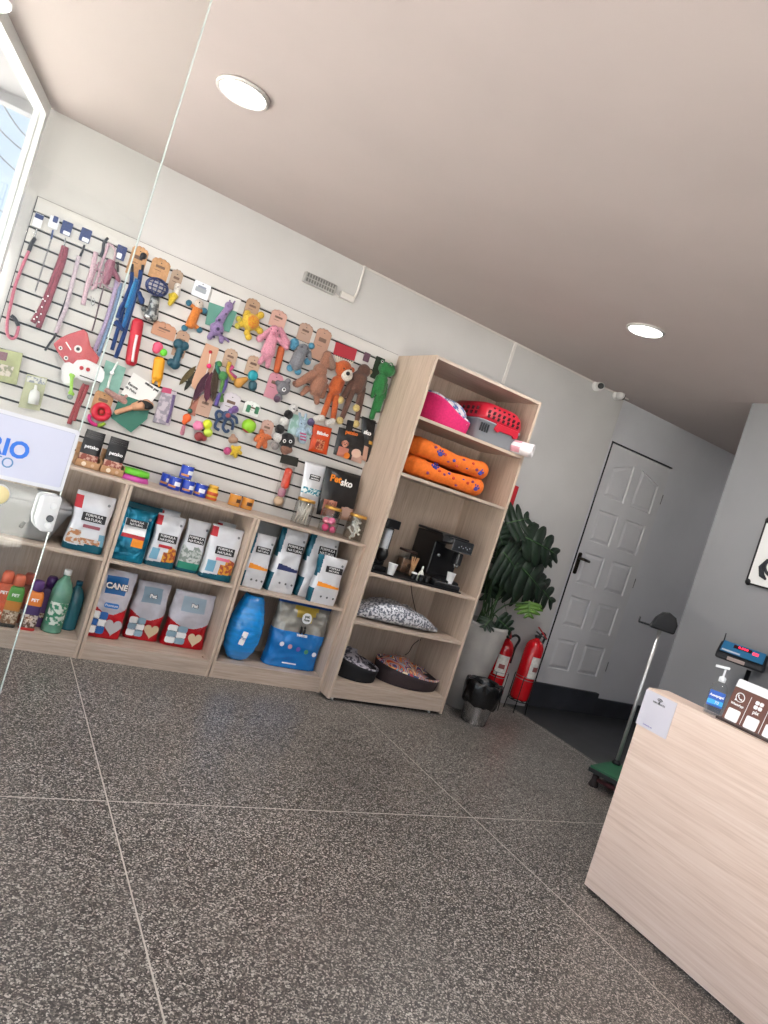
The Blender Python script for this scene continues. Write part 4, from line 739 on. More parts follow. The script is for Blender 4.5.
# --- second row
H = Hang('nylon_pack', 'red nylon strap in a long clear pack', 'pet accessory pack', 138, 319)
H.blob([(138, 322, 131, 362, 5.6, 5.6, 0)], mat('#b92536', .4, var=.15, scale=20), 'folded_strap', dy=.014, yf=.4); H.tube([(137, 335), (134, 350), (132.5, 362)], 1.5, mat('#d9c9cb', .3), 'clip', dy=.055)
H = Hang('ball_pack', 'kraft card with pink and green balls above a yellow rubber chicken', 'toy', 166, 325)
H.card(165.5, 326, 24, 13, mat('#b98a70', .75)); H.blob([(158, 347, 5, 0), (156, 350, 3.6, 0)], mat('#dc5a78', .5), 'pink_ball'); H.blob([(163.5, 352.5, 3.8, .006)], mat('#5fbf35', .5), 'green_ball')
H.blob([(159.5, 360, 157, 378, 5.4, 5.2, 0), (154.5, 376, 153, 383, 2, 1.5, 0), (160, 378, 159, 386, 2, 1.5, 0)], mat('#e09a1c', .5), 'rubber_chicken', dy=.016)
H = Hang('dumbbell_toy', 'dark teal ribbed dumbbell toy on a small kraft card', 'toy', 184, 333)
H.card(184, 334, 13, 26, mat('#b0907a', .75)); DT = mat('#1f4c5c', .4); H.blob([(178.5, 344, 5, 0), (184.5, 346, 4.4, 0), (175, 364.5, 5, 0), (171, 362.5, 4, 0), (180.5, 349, 176, 361, 3.4, 3.4, 0)], DT, remesh=.003)
for t_ in (.2, .5, .8): c = H.p(181-5.2*t_, 349+12*t_, -.02); MB().ell(c, (4.6*H.k, .02, 1.5*H.k), Matrix.Rotation(.1, 3, 'Y')).build('rib', DT, H.o)
H = Hang('feather_toy', 'feather wand toy on a long kraft card with pink bead', 'toy', 211, 342)
poly(H, [(206, 343), (219, 348.5), (207, 388), (203, 391), (196, 391), (191.5, 386), (192, 381)], mat('#c39a80', .75), 'backing_card', .004); H.tube([(211, 350), (207, 372), (195.5, 397), (188, 408)], .7, mat('#d8cfc8', .5), 'wand', dy=.012); H.blob([(209, 366, 2.4, 0)], mat('#e0306c', .4), 'bead', dy=.02, remesh=.003); H.blob([(210.5, 352, 1.8, 0)], RED, 'tip', dy=.012, remesh=.003)
def feather(H, a, b, w, m, dy=.016):
    A, B = H.p(*a, -dy), H.p(*b, -dy); u = (B-A); L_ = u.length; u.normalize(); n_ = Vector((-u.z, 0, u.x)); out = []
    prof = [(0, .05), (.12, .5), (.3, .9), (.5, 1), (.7, .85), (.88, .5), (1, 0)]
    L1 = [A+u*L_*t_+n_*w*H.k*s_*(1+.12*math.sin(50*t_)) for t_, s_ in prof]; R1 = [A+u*L_*t_-n_*w*H.k*s_ for t_, s_ in reversed(prof[:-1])]
    MB().plate([(p.x, p.z) for p in L1+R1], -dy-.003, -dy+.001).build('feather', m, H.o)
feather(H, (196, 366), (179, 385), 3.2, fab('#6b5a34'), .002); feather(H, (197, 370), (184, 391), 3, fab('#2c2c22'), .001); feather(H, (209, 372), (193, 401), 4.5, fab('#4a1f35'), .018); feather(H, (212, 372), (206, 402), 5, fab('#5c1f3a'), .022); feather(H, (216, 366), (213, 402), 4.2, fab('#43301f'), .026)
H = Hang('rope_toy', 'multicoloured knotted rope toy with green and purple strands', 'toy', 232, 351)
H.card(232, 352, 13, 18, mat('#b39a85', .75))
for pts, cc in (([(233, 366), (229, 372), (236, 378)], '#c3457c'), ([(230, 362), (228, 371), (234, 380)], '#d0a52a'), ([(222, 372), (223, 380), (221, 392), (222, 402)], '#4d7f35'), ([(226, 374), (225, 386), (218, 398), (216, 406)], '#5b4a96'), ([(218, 362), (217, 368), (220, 374)], '#1d6f5c')): H.tube(pts, 2.4, fab(cc), 'rope_strand', dy=.026)
H.blob([(223, 376, 4.8, 0), (219, 364, 3.2, 0)], fab('#3f8a45'), 'knot', dy=.028)
H = Hang('ball_toy', 'brown pear shaped toy beside a teal ball on kraft card', 'toy', 254, 358)
H.card(255, 359, 13, 19, mat('#b59a84', .75)); H.blob([(253, 375.5, 5.2, .004)], mat('#1c93a0', .45), 'teal_ball'); H.blob([(253, 383, 252.5, 388, 4.2, 4.2, 0)], mat('#2f5a66', .5), 'lower_ball', dy=.014); H.blob([(238.5, 383, 4.8, 0), (240, 382, 246.5, 379, 4.2, 2.4, 0)], mat('#c08a3f', .45), 'pear_ball')
H = Hang('plush_toy', 'grey mouse plush with big white eye on a pink card', 'toy', 277, 374)
H.card(277, 376, 14, 26, mat('#c58794', .65)); H.blob([(283.5, 388, 7, 0), (278.5, 398, 4.2, 0), (288, 381, 3, 0), (278, 383, 3, 0)], fab('#77757b'), dy=.02); H.eyes([(284, 389.5)], 1.3, .062, white=LTW); H.blob([(277, 399, 3.6, .006)], fab('#5a3d55'), 'belly', dy=.026)
# --- third row
H = Hang('green_mesh_pack', 'teal mesh pack with a clear stick, under the blue leash', 'pet accessory pack', 116, 360)
poly(H, [(106, 360), (126, 368), (117, 397), (98, 390)], mat('#7ea99c', .5, var=.1, scale=30), 'backing_card', .004); H.tube([(118, 362), (111.5, 374), (107, 390)], 1.2, mat('#dfe6e2', .3), 'stick'); H.blob([(112, 373, 2.2, 0)], LTW, 'knob', remesh=.003)
H = Hang('tug_toy', 'red ring tug toy with pink and green lower ring on kraft card', 'toy', 105, 393)
H.card(105, 394, 19, 24, KRAFT); c = H.p(101.4, 412, -.03)
MB().tube([c+Vector((7*H.k*math.cos(t_), 0, 7*H.k*math.sin(t_))) for t_ in [2*PI*j/28 for j in range(29)]], 3.4*H.k, seg=12).build('ring', mat('#bf1f36', .4), H.o); MB().ell(c, (2.6*H.k, .012, 2.6*H.k)).build('hub', mat('#c93a3c', .4), H.o)
c = H.p(97.5, 419, -.016); MB().tube([c+Vector((8.5*H.k*math.cos(t_), 0, 6.5*H.k*math.sin(t_))) for t_ in [PI*.9+1.0*PI*j/18*.65 for j in range(19)]], 1.9*H.k, seg=10).build('lower_ring', mat('#c42a78', .4), H.o); MB().tube([c+Vector((8.5*H.k*math.cos(t_), 0, 6.5*H.k*math.sin(t_))) for t_ in [PI*1.57+.35*PI*j/10 for j in range(11)]], 2.0*H.k, seg=10).build('green_section', mat('#8fae35', .4), H.o)
H = Hang('chew_toy', 'brownish pink chew strip between the tug toy and brush card', 'toy', 118, 396)
H.blob([(106, 390, 118, 398, 2.6, 3, 0), (120, 398, 125, 402, 3.6, 3, 0), (126, 396, 2.4, 0)], fab('#b88a80'), dy=.014)
H = Hang('brush_card', 'white and dark green card carrying a pet brush', 'brush card', 139, 376)
poly(H, [(133.5, 372.5), (161, 390), (150, 404), (121, 394)], mat('#dcdbd8', .5), 'backing_card', .018, .003); poly(H, [(121, 394), (150, 404), (147, 419), (131, 432.5), (111, 418)], mat('#35705f', .5), 'green_panel', .018, .003)
q = text('Escova', .022, BLACK, H.o, H.p(133, 386, -.023), bold=.0006); q.rotation_euler = (PI/2, .27, 0); q = text('de Pelos', .02, BLACK, H.o, H.p(131, 390, -.023), bold=.0004); q.rotation_euler = (PI/2, .27, 0); q = text('mimo pet', .022, BLACK, H.o, H.p(152, 387, -.023), bold=.001); q.rotation_euler = (PI/2, .27, 0)
H = Hang('pet_brush', 'wooden pet brush with black oval bristle pad', 'brush', 139, 400)
H.blob([(116, 412.5, 132, 407.5, 2.4, 2.6, 0), (133, 407, 142, 405.2, 3.6, 5.2, 0), (150, 405.5, 3.6, 0), (146, 404.8, 5.4, 0)], mat('#b98b6c', .5, var=.15, scale=40), 'handle', dy=.034, yf=.5, remesh=.003); a = H.p(145.5, 405, -.05); MB().ell(a, (8.3*H.kx, .008, 4.4*H.k), m=0).build('bristle_pad', mat('#1b1a1c', .8, var=.3, scale=200), H.o)
H = Hang('toy_pack', 'grey patterned soft toy pack right of the brush card', 'toy', 168, 388)
poly(H, [(162, 388.5), (176.5, 392), (169, 426), (152, 422)], mat('#8d8690', .5, col2='#b9aeb6', scale=30), 'pouch', .006, .022, .006); poly(H, [(163, 387), (172, 389), (171, 394), (161, 392)], mat('#b04466', .5), 'label_print', .029, .001); H.tube([(174, 395), (171, 410), (167, 423)], 1.6, fab('#6d5a86'), 'purple_edge', dy=.03)
H = Hang('rope_toy', 'orange rubber bulb on a thin striped stick with pink tail', 'toy', 192, 397)
H.tube([(194, 397), (190, 408), (188, 416)], .9, mat('#7d5a3f', .6), 'stick'); H.blob([(187, 418, 4.2, 0), (184.5, 422, 2.6, 0)], mat('#e0622a', .5), 'bulb'); H.blob([(184, 426, 182, 434, 1.8, 2.2, 0)], fab('#c97a8e'), 'tail'); H.blob([(190, 411, 2.6, 0)], mat('#2c5f53'), 'collar_bead')
H = Hang('ball_pack', 'kraft pack with pink ball and two lime balls', 'toy', 205, 397)
H.card(207, 398, 14, 20, mat('#b59584', .75)); H.card(198, 396, 6, 22, mat('#a86f5f', .7), dy=.003); H.blob([(198, 427.5, 198.5, 424, 5.2, 4.6, 0)], mat('#dc7fa6', .5), 'pink_ball'); H.blob([(207.5, 424.2, 4.7, .004)], mat('#c9d62f', .5), 'lime_ball'); H.blob([(208, 432.5, 4.6, 0)], mat('#b7cc49', .5), 'lime_ball'); H.blob([(199, 436.5, 4.6, -.004), (204, 438.5, 3, -.004)], mat('#8e3a3c', .5), 'red_ball')
H = Hang('octopus_toy', 'dark blue octopus plush with wavy tentacles and purple head', 'toy', 234, 396)
H.card(233, 396, 17, 24, mat('#cfc9cf', .5)); DB = fab('#2c4670'); H.blob([(226.5, 416, 5, 0)], DB); H.blob([(235, 409.5, 3.8, 0), (231, 411, 3, 0)], fab('#7d5a9c'), 'head_crest', dy=.024); H.blob([(228, 415.5, 2.6, .0)], fab('#a04a58'), 'mouth', dy=.04)
for pts in ([(224, 414), (219, 411), (216, 414), (217, 419)], [(223, 418), (217, 421), (215, 427), (219, 430)], [(226, 420), (223, 427), (226, 432), (229, 430)], [(229, 418), (233, 423), (232, 430)], [(230, 415), (236, 418), (237, 424)]): H.tube(pts, 1.7, DB, 'tentacle', dy=.022)
H = Hang('ball_toy', 'lime green and red striped ball under a white and green card', 'toy', 253, 404)
H.card(253, 404.5, 16, 12, mat('#dfe2de', .5)); H.card(249.5, 405, 4, 8, mat('#3c7a58', .5), dy=.007, hole=False, name='card_print'); H.card(258, 407, 4, 8, mat('#3c7a58', .5), dy=.007, hole=False, name='card_print')
c = H.p(249, 426, -.045); T_ = Matrix.Rotation(.35, 3, 'Y'); MB().ell(c, 7.8*H.k, T_, seg=28, rings=16, mf=lambda i, j: 1 if i < 3 or i > 12 else 0).build('ball', [mat('#86bb2c', .4), mat('#a53040', .4)], H.o)
H = Hang('plush_toy', 'small yellow and pink flower plush under a brown mesh card', 'toy', 234, 434)
H.blob([(230, 440, 236, 440, 3, 3, 0), (233, 436, 2.5, 0)], mat('#9f7f6c', .8), 'mesh_card', dy=.008, yf=.4); H.blob([(236, 450.5, 4.2, 0), (232.5, 447, 2, 0), (239.5, 447.5, 2, 0), (240.5, 453, 2, 0), (235.5, 456, 2.2, 0), (231.5, 453.5, 2, 0)], fab('#e2bb22'), 'petals', dy=.024); H.blob([(227.5, 451, 4, 0)], fab('#c5457c'), 'pink_ball', dy=.018)
H = Hang('plush_toy', 'orange starfish shaped plush below the pink card', 'toy', 266, 424)
H.card(268.5, 423, 12, 17, mat('#bf9d90', .7)); OS = fab('#e07038'); H.blob([(262.5, 438.5, 5.4, 0), (262, 434, 261.5, 430.5, 2.6, 2.2, 0), (266, 436, 270, 438, 2.6, 2.4, 0), (259, 436, 255.5, 440, 2.6, 2.4, 0), (260, 443, 258, 447, 2.6, 2.4, 0), (265, 443, 265, 447.5, 2.6, 2.2, 0)], OS); H.eyes([(260.5, 437.5), (264.5, 438)], .6, .052)
H = Hang('sock_toy', 'black and white striped sock plush', 'toy', 293, 404)
def seg(a, b, r, m, nm): H.blob([(a[0], a[1], b[0], b[1], r, r, 0)], m, nm, dy=.02, remesh=.004)
BW = fab('#1c1b1e'); WW = fab('#d9d6d3'); seg((294.5, 407), (292, 410), 4.2, WW, 'cuff'); seg((289.5, 413), (287.5, 416), 4.4, BW, 'black_band'); seg((285, 420), (283, 423), 4.4, WW, 'white_band'); seg((280.5, 427.5), (279, 431), 4.6, BW, 'black_band'); seg((276, 436), (280, 439), 4.4, WW, 'white_toe'); H.eyes([(294, 409), (297, 410.5)], .9, .046)
H = Hang('plush_toy', 'black penguin like plush with big round white eyes and brown beak', 'toy', 289, 430)
H.blob([(287, 441, 8, 0), (283, 448, 288, 449, 4.5, 4.5, 0)], BW, 'body', dy=.03); H.blob([(285.5, 449.5, 5.2, 0), (289, 450, 3.6, 0)], fab('#8a5e4c'), 'beak', dy=.044, yf=.6); H.eyes([(284.5, 441), (290.5, 441.5)], 1.1, .078, white=LTW); H.blob([(275, 446, 4, 0)], fab('#9c938f'), 'foot', dy=.02)
H = Hang('plush_toy', 'light blue bunny plush with pink striped belly in a green pack', 'toy', 300, 414)
poly(H, [(291, 413), (313, 420), (309, 440), (287, 433)], mat('#8fb5a8', .4, col2='#b8cfd0', scale=20), 'backing_card', .004); LB = fab('#a9c3d6'); H.blob([(303, 424, 4.4, 0), (303.5, 431, 302.5, 441, 3.8, 4.2, 0), (300.5, 419, 299.5, 413, 1.6, 1.4, 0), (305, 420, 306, 414, 1.6, 1.4, 0), (308, 428, 311, 434, 1.8, 1.8, 0), (299, 429, 297, 436, 1.8, 1.8, 0)], LB, dy=.026); H.eyes([(301.5, 423.5), (305, 424.2)], .6, .055)
for i in range(3): H.tube([(300.2, 433+i*3), (306, 434.5+i*3)], .8, fab('#c9407a'), 'stripe', dy=.054, seg=6)
H.blob([(311, 422, 4, 0)], fab('#6b5a86'), 'purple_tail', dy=.012)
def hangbag(name, label, cat, tl, tr, bl, br, mats, paint, depth=.03, Y=None): return sachet(name, label, cat, tl, tr, bl, br, (Y or HY-.012), mats, paint, depth=depth)
o, lab, mark = hangbag('treat_bag', 'bright orange treat pack hanging under the lion plush', 'treat bag', (314, 424), (332, 428.5), (308.4, 450.5), (326.5, 455), [mat('#cf4a1c', .35, var=.15, scale=20, bump=.2), mat('#8e2c18', .5, col2='#c9855f', scale=60)], lambda u, v: 1 if abs(u) < .5 and .12 < v < .5 else 0)
lab('Bifinho', .5, .72, .03, LTW, .001)
o, lab, mark = hangbag('treat_bag', 'black treat bag with a dog picture hanging at the right', 'treat bag', (339, 427), (367.5, 434), (333, 454), (361, 464), [BLKF, mat('#cfa89a', .5), mat('#b97463', .5)], pblack, .03, HY-.018)
poly_ = mark(.30, 1.12, rrect(0, 0, .05, .075, .004), BLKF, 'hang_tab'); lab('petsko', .42, .90, .034, mat('#d9702a', .4), .0015); dogface(mark, .28, .48, .022); mark(.72, .28, circ(0, 0, .036, 16, .03), mat('#d9b7a5'), 'food_print'); mark(.42, .10, circ(0, 0, .022, 12), mat('#dd7a22'), 'food_print')
o, lab, mark = hangbag('treat_bag', 'second black treat bag half behind, nearest the tall cabinet', 'treat bag', (362, 416), (376, 421), (360, 459), (369, 463), [BLKF, mat('#c79a86', .5), mat('#d9a03a', .5)], lambda u, v: 1 if v < .35 and u < .3 else (2 if .42 < v < .5 and u > .2 else 0), .03, HY-.012)
lab('sko', .4, .66, .04, LTW, .0015)
H = Hang('toy_tube', 'clear tube pack with black header, red toy and beige ball', 'toy', 290, 453)
poly(H, [(282, 453.5), (298.5, 458), (297, 467), (279.5, 462.5)], mat('#23231d', .5), 'header_card', .01); MB().loops([[H.p(x, y, -.012)+Vector((r*H.k*math.cos(a), r*H.k*.6*math.sin(a), 0)) for a in [2*PI*j/20 for j in range(20)]] for x, y, r in ((289, 466, 7.5), (286, 478, 7.5), (281, 495, 7), (278, 506, 5.5))], 0, True, True).build('film', M_FILM, H.o)
H.blob([(289, 470, 284.5, 486, 3.6, 4.2, 0)], mat('#d8452c', .5), 'red_toy', dy=.012); H.blob([(282.5, 490, 281, 495, 4, 3.6, 0)], mat('#a86a80', .5), 'pink_toy', dy=.012); H.blob([(278.5, 501, 5, 0)], mat('#cdb093', .6), 'beige_ball', dy=.012)
# ================================================================== TALL CABINET CONTENTS
TY = TALLF
# pink scoop bed, topmost compartment
z0 = TZ[4]; a = PY(428, 413, TY+.10); b = PY(473, 430, TY+.10); cx = (a.x+b.x)/2; rx = (b.x-a.x)/2*1.0
o = thing('pet_bed', 'hot pink scooped pet bed with patterned lining on the top shelf', 'pet bed', (cx, TY+.23, z0+.001))
def scoopbed(o, rx, ry, hi, lo, front, m, lining, cush, sd=0, side=1, n=48, lipm=None):
    """oval basket; wall height dips where the animal steps in (front, angle)"""
    def hgt(a): d = abs((a-front+PI) % (2*PI)-PI); k = min(1, max(0, (d-1.15)/1.2)); return lo+(hi-lo)*k*k*(3-2*k)
    def sm(a): return sum(hgt(a+k*.12) for k in range(-3, 4))/7
    A = [2*PI*j/n for j in range(n)]
    outer = [[(rx*(1+.06*t)*math.cos(a), ry*(1+.06*t)*math.sin(a), sm(a)*t) for a in A] for t in (0, .1, .35, .6, .85, 1)]
    top = [[(rx*k*math.cos(a), ry*k*math.sin(a), sm(a)+dz) for a in A] for k, dz in ((1.03, .012), (.97, .014))]
    inner = [[(rx*k*math.cos(a), ry*k*math.sin(a), max(.05, sm(a)*t)) for a in A] for k, t in ((.92, .9), (.88, .5), (.86, .3))]
    MB().loops(outer, 0, True, True).build('outer_wall', m, o); MB().loops([outer[-1]]+top+inner, 0, False, True).build('lining', lining, o)
    mb = MB(); mb.ell((0, 0, cush+.015), (rx*.86, ry*.86, cush), seg=28, rings=12); c_ = mb.build('cushion', lining, o); return c_
scoopbed(o, rx, .19, .19, .085, -.15, mat('#d22468', .8, var=.08, scale=80, bump=.2), mat('#d8d2d8', .9, col2='#51679c', scale=30), .095)
MB().box(-.006, .006, -.001, .001, -.012, .012).build('care_tag', LTW, o, loc=(rx*.5, -.19*.9, .075))
# pet carrier
a = PY(472, 418, TY+.05); b = PY(509, 446, TY+.05); bx, X1 = a.x, 3.12; o = thing('pet_carrier', 'pet carrier with red perforated lid and grey base on the top shelf', 'pet carrier', ((2.72+3.125)/2, TY+.25, z0+.001))
GP = mat('#8b8f95', .45); RP = mat('#b51b30', .4)
W2, D2 = .188, .225; HB, HT = .14, .265
def rr3(w, d, z, r=.05): return [(x, y, z) for x, y in rrect(0, 0, w*2, d*2, r, 5)]
MB().loops([rr3(W2*.86, D2*.9, 0), rr3(W2*.9, D2*.93, .01), rr3(W2*.97, D2*.98, HB*.9), rr3(W2*1.02, D2*1.02, HB*.92), rr3(W2*1.02, D2*1.02, HB)], 0, True, True).build('base_tray', GP, o)
MB().loops([rr3(W2*1.0, D2*1.0, HB), rr3(W2*.99, D2*.99, HB+.03), rr3(W2*.93, D2*.94, HB+.085), rr3(W2*.8, D2*.84, HT-.008, .06), rr3(W2*.7, D2*.76, HT, .06)], 0, True, True).build('lid', RP, o)
mb = MB()
for r_ in range(3):
    for k in range(7 if r_ < 2 else 5):
        x = -.13+k*.043+(.0 if r_ != 2 else .04); z = HB+.03+r_*.030; y = -D2*(1.0-.02*r_)-.001+(r_ == 2)*.012; mb.obox((x, y, z), (.008, 0, 0), (0, .004, 0), (.003, 0, .011))
for r_ in range(2):
    for k in range(6): mb.obox((-W2*(1.0-.02*r_), -.15+k*.055, HB+.035+.032*r_), (.004, 0, 0), (0, .010, 0), (0, 0, .011))
mb.build('vent_slots', mat('#3a0c14', .7), o)
mb = MB(); 
for k in range(4): mb.box(-.17+k*.02, -.162+k*.02, -D2*1.0-.002, -D2*.97, .06, .115)
mb.build('base_slots', mat('#33363a', .7), o); MB().plate([(-.05, .145), (.14, .145), (.15, .10), (.12, .085), (.10, .10), (-.01, .10), (-.03, .085), (-.06, .10)], -D2*1.02-.008, -D2*.99).build('lid_flap', RP, o, bevel=.003)
MB().plate([(-.035, 0), (.035, 0), (.035, .02), (.028, .02), (.028, .008), (-.028, .008), (-.028, .02), (-.035, .02)], -.012, .012).build('carry_handle', RP, o, loc=(0, 0, HT-.004))
# wrapped roll
d_ = Vector((.62, -.78, 0)).normalized(); c0 = PY(516, 441, TY+.05); c0.z = z0+.047; o = thing('wrapped_roll', 'white and pink roll in clear wrap sticking out over the shelf edge', 'roll', (c0.x, c0.y, z0+.002))
u = Vector((0, 0, 1)); s_ = d_.cross(u); rings = []
for t_, r_ in ((-.02, .012), (-.018, .03), (0, .034), (.05, .034), (.10, .034), (.135, .034)): rings.append([d_*t_+u*.047+(u*math.cos(q)+s_*math.sin(q))*(1.38*r_*(1+.03*math.sin(5*q+t_*40))) for q in [2*PI*j/28 for j in range(28)]])
for r_ in (.028, .014): rings.append([d_*.134+u*.047+(u*math.cos(q)+s_*math.sin(q))*r_*1.38 for q in [2*PI*j/28 for j in range(28)]])
rings.append([d_*.05+u*.047+(u*math.cos(q)+s_*math.sin(q))*.012 for q in [2*PI*j/28 for j in range(28)]])
MB().loops(rings, 0, True, True, mf=lambda i, j: 1 if 1 <= i < 3 and j % 7 < 4 else 0).build('roll_body', [mat('#e6dfe0', .35, coat=.4, bump=.3, var=.05, scale=30), mat('#d79aa5', .4)], o)
# orange beds
def orangebed(label, z, tilt, wdt):
    cx = 2.685; o = thing('pet_bed', label, 'pet bed', (cx, TY+.24, z), group=None); m = mat('#e06f22', .85, var=.08, scale=60, bump=.3)
    rx, ry = wdt/2, .19; mb = MB(); n = 64; path = []
    for j in range(n+1):
        q = 2*PI*j/n; c_, s_ = math.cos(q), math.sin(q); x = rx*.86*math.copysign(abs(c_)**.55, c_); y = ry*.8*math.copysign(abs(s_)**.55, s_)
        path.append((x, y, .058+.016*(x/rx)**2*1.0+tilt*(-x/rx)*.012))
    mb.tube(path, [.050+.022*(p[0]/rx)**2+.004*math.sin(2.2*i) for i, p in enumerate(path)], seg=14, up=(0, 0, 1)); mb.ell((0, 0, .05), (rx*.8, ry*.8, .04)); mb.build('bolster', m, o, remesh=.009)
    BLU, PRP, RD = mat('#3a3f94', .8), mat('#7a3560', .8), mat('#b83a2a', .8); R_ = random.Random(int(z*100))
    for k in range(15):
        x = -rx*.88+k*rx*1.76/14; zz = .058+.016*(x/rx)**2+tilt*(-x/rx)*.012+R_.uniform(-.028, .034); rr_ = .050+.022*(x/rx)**2; dz = zz-.058-.016*(x/rx)**2-tilt*(-x/rx)*.012
        y = -ry*.8*(1-(abs(x)/(rx*.86))**6 if abs(x) < rx*.86 else .0)**(.5)-math.sqrt(max(0, rr_**2-dz**2))-.0005; y = max(y, -ry*.8-rr_-.001)
        mm = (BLU, RD, PRP)[k % 3]; big = k in (3, 12); s = (.020 if big else .013)
        mb = MB(); mb.ell((0, 0, 0), (s, .0035, s*.8), seg=10, rings=6)
        if big:
            for i in range(4): an = .4+i*.78; mb.ell((s*1.35*math.cos(an), 0, s*1.25*math.sin(an)), (s*.34, .003, s*.42), seg=8, rings=5)
        mb.build('paw_print' if big else 'spot', mm, o, loc=(x, y+.003, zz))
    return o
orangebed('orange pet bed with blue paw prints, lower of the stacked pair', TZ[3]+.006, 0, .64); orangebed('orange pet bed with blue paw prints, upper of the stacked pair', TZ[3]+.128, .5, .63)
# coffee corner (shelf 3)
z0 = TZ[2]; GB = mat('#0a0a0c', .3); MBK = mat('#161618', .45)
tr_ = MB().box(2.29, 3.02, TY+.02, TY+.40, z0+.001, z0+.012).build('serving_tray', MBK, bevel=.003); tag(tr_, 'long black tray under the coffee machine and cup dispenser', 'tray')
zt_ = z0+.0125
Xc, Yc = 2.37, TY+.12; o = thing('cup_dispenser', 'tall black cup dispenser with clear tube at the left of the tray', 'cup dispenser', (Xc, Yc, zt_))
MB().box(-.05, .05, -.05, .05, 0, .035).box(-.055, .055, .012, .055, .035, .32).build('dispenser_body', GB, o, bevel=.006); MB().plate(rrect(0, 0, .115, .11, .02), .29, .345, T=lambda x, y, z: (x, z, y)).build('top_cap', GB, o, bevel=.004)
MB().lathe([(.034, .12), (.034, .29)], (0, -.015, 0), 24, cap=False).build('clear_tube', M_JAR, o); MB().lathe([(.026, .125), (.028, .16), (.027, .28)], (0, -.015, 0), 20).build('cup_stack', mat('#b9bcc4', .5), o)
MB().ell((0, -.02, .11), (.042, .04, .05), seg=18).build('spout_housing', GB, o)
def cup(label, px, py, Y, z):
    p = PY(px, py, Y); o_ = MB().lathe([(.021, 0), (.0215, .001), (.031, .072), (.0325, .074), (.031, .075), (.0295, .07), (.02, .004), (.002, .004)], seg=24, cap=False).build('paper_cup', mat('#dedede', .6)); o_.location = (p.x, Y, z); return tag(o_, label, 'cup', 'white disposable coffee cups')
cup('white disposable cup at the foot of the tall cup dispenser', 391.5, 570, TY+.045, zt_)
# espresso machine
p0 = PY(447, 585, TY+.05); o = thing('coffee_machine', 'black automatic espresso machine with front control panel', 'coffee machine', (2.89, TY+.06, zt_))
MB().plate([(0, 0), (.36, 0), (.36, .335), (.03, .345), (.02, .30), (.10, .285), (.10, .06), (0, .05)], -.105, .12, T=lambda y, x, z: (x, y, z)).build('housing', GB, o, bevel=.008)
MB().box(-.118, .118, .03, .35, 0.340, .356).build('water_lid', MBK, o, bevel=.005); MB().box(-.105, .115, -.035, .09, 0, .032).build('drip_tray', MBK, o, bevel=.006); MB().box(-.09, .10, -.025, .08, .032, .036).build('drip_grate', CHROME, o)
MB().box(-.055, .125, -.03, .05, .262, .345).build('control_head', GB, o, bevel=.010); MB().plate(rrect(.035, .304, .165, .068, .008), -.033, -.029).build('control_panel', mat('#1e2023', .1, coat=.6), o)
MB().box(-.057, -.050, -.034, .045, .264, .343).build('chrome_trim', CHROME, o); MB().box(-.05, .122, -.034, -.028, .262, .266).build('chrome_trim', CHROME, o)
for i in range(6): MB().lathe([(.004, 0), (.004, .001)], (.0+.018*i, -.0335, .295+.01*(i % 2)), 8, T=Matrix.Rotation(PI/2, 3, 'X')).build('button', mat('#9a9ea5', .4), o)
MB().box(.02, .07, -.02, .04, .17, .255).build('coffee_spout', MBK, o, bevel=.006); MB().box(.025, .035, -.024, -.018, .18, .25).build('spout_trim', CHROME, o); MB().lathe([(.006, .15), (.006, .175)], (.035, 0, 0), 10).build('nozzle', CHROME, o); MB().lathe([(.006, .15), (.006, .175)], (.057, 0, 0), 10).build('nozzle', CHROME, o)
MB().lathe([(.012, 0), (.012, .012), (.009, .014)], (-.06, .09, .2), 14, T=Matrix.Rotation(PI/2, 3, 'X')).build('steam_knob', CHROME, o)
c2 = cup('white disposable cup on the drip tray of the coffee machine', 453, 582, TY+.07, zt_+.0365); c2.location = (2.89+.045, TY+.075, zt_+.0365)
p = PY(408, 575, TY+.16); o = thing('stirrer_holder', 'brown wooden stirrers standing in a low glass between cup and machine', 'stirrer holder', (p.x+.01, TY+.16, zt_))
MB().lathe([(.03, 0), (.034, .004), (.036, .085), (.034, .085), (.031, .006)], seg=22, cap=False).build('glass', M_JAR, o)
for i in range(9): a = i*.7; MB().obox((.014*math.cos(a)+.008, .014*math.sin(a), .075), (.004, 0, 0), (0, .001, 0), (.012*math.cos(a), 0, .065)).build('stirrer', mat('#b58a62', .7), o)
p = PY(404, 560, TY+.33); o = thing('glass_canister', 'square glass canister with dark lid behind the stirrers', 'canister', (p.x+.015, TY+.33, zt_))
MB().loops([rr3(.05, .045, 0, .012), rr3(.05, .045, .15, .012)], 0, False, True).build('canister_body', M_JAR, o); MB().loops([rr3(.046, .041, .003, .01), rr3(.046, .041, .10, .01)], 0, True, True).build('contents', mat('#7a5a44', .8, var=.3, scale=60), o); MB().loops([rr3(.053, .048, .15, .012), rr3(.053, .048, .165, .012)], 0, True, True).build('canister_lid', mat('#3b241c', .5), o)
p = PY(420, 577, TY+.07); o = thing('sweetener_bottle', 'small white bottle with green label on the black tray', 'bottle', (p.x, TY+.07, zt_))
MB().lathe([(.018, 0), (.02, .003), (.021, .04), (.016, .06), (.007, .075), (.0065, .08)], seg=20, mf=lambda i, j: 1 if i == 1 and 10 < j < 19 else 0).build('bottle_body', [mat('#d9dad0', .5), mat('#5e7d3a', .5)], o); MB().lathe([(.0075, .08), (.006, .10), (.003, .105)], seg=12).build('nozzle_cap', mat('#e4e4dc'), o)
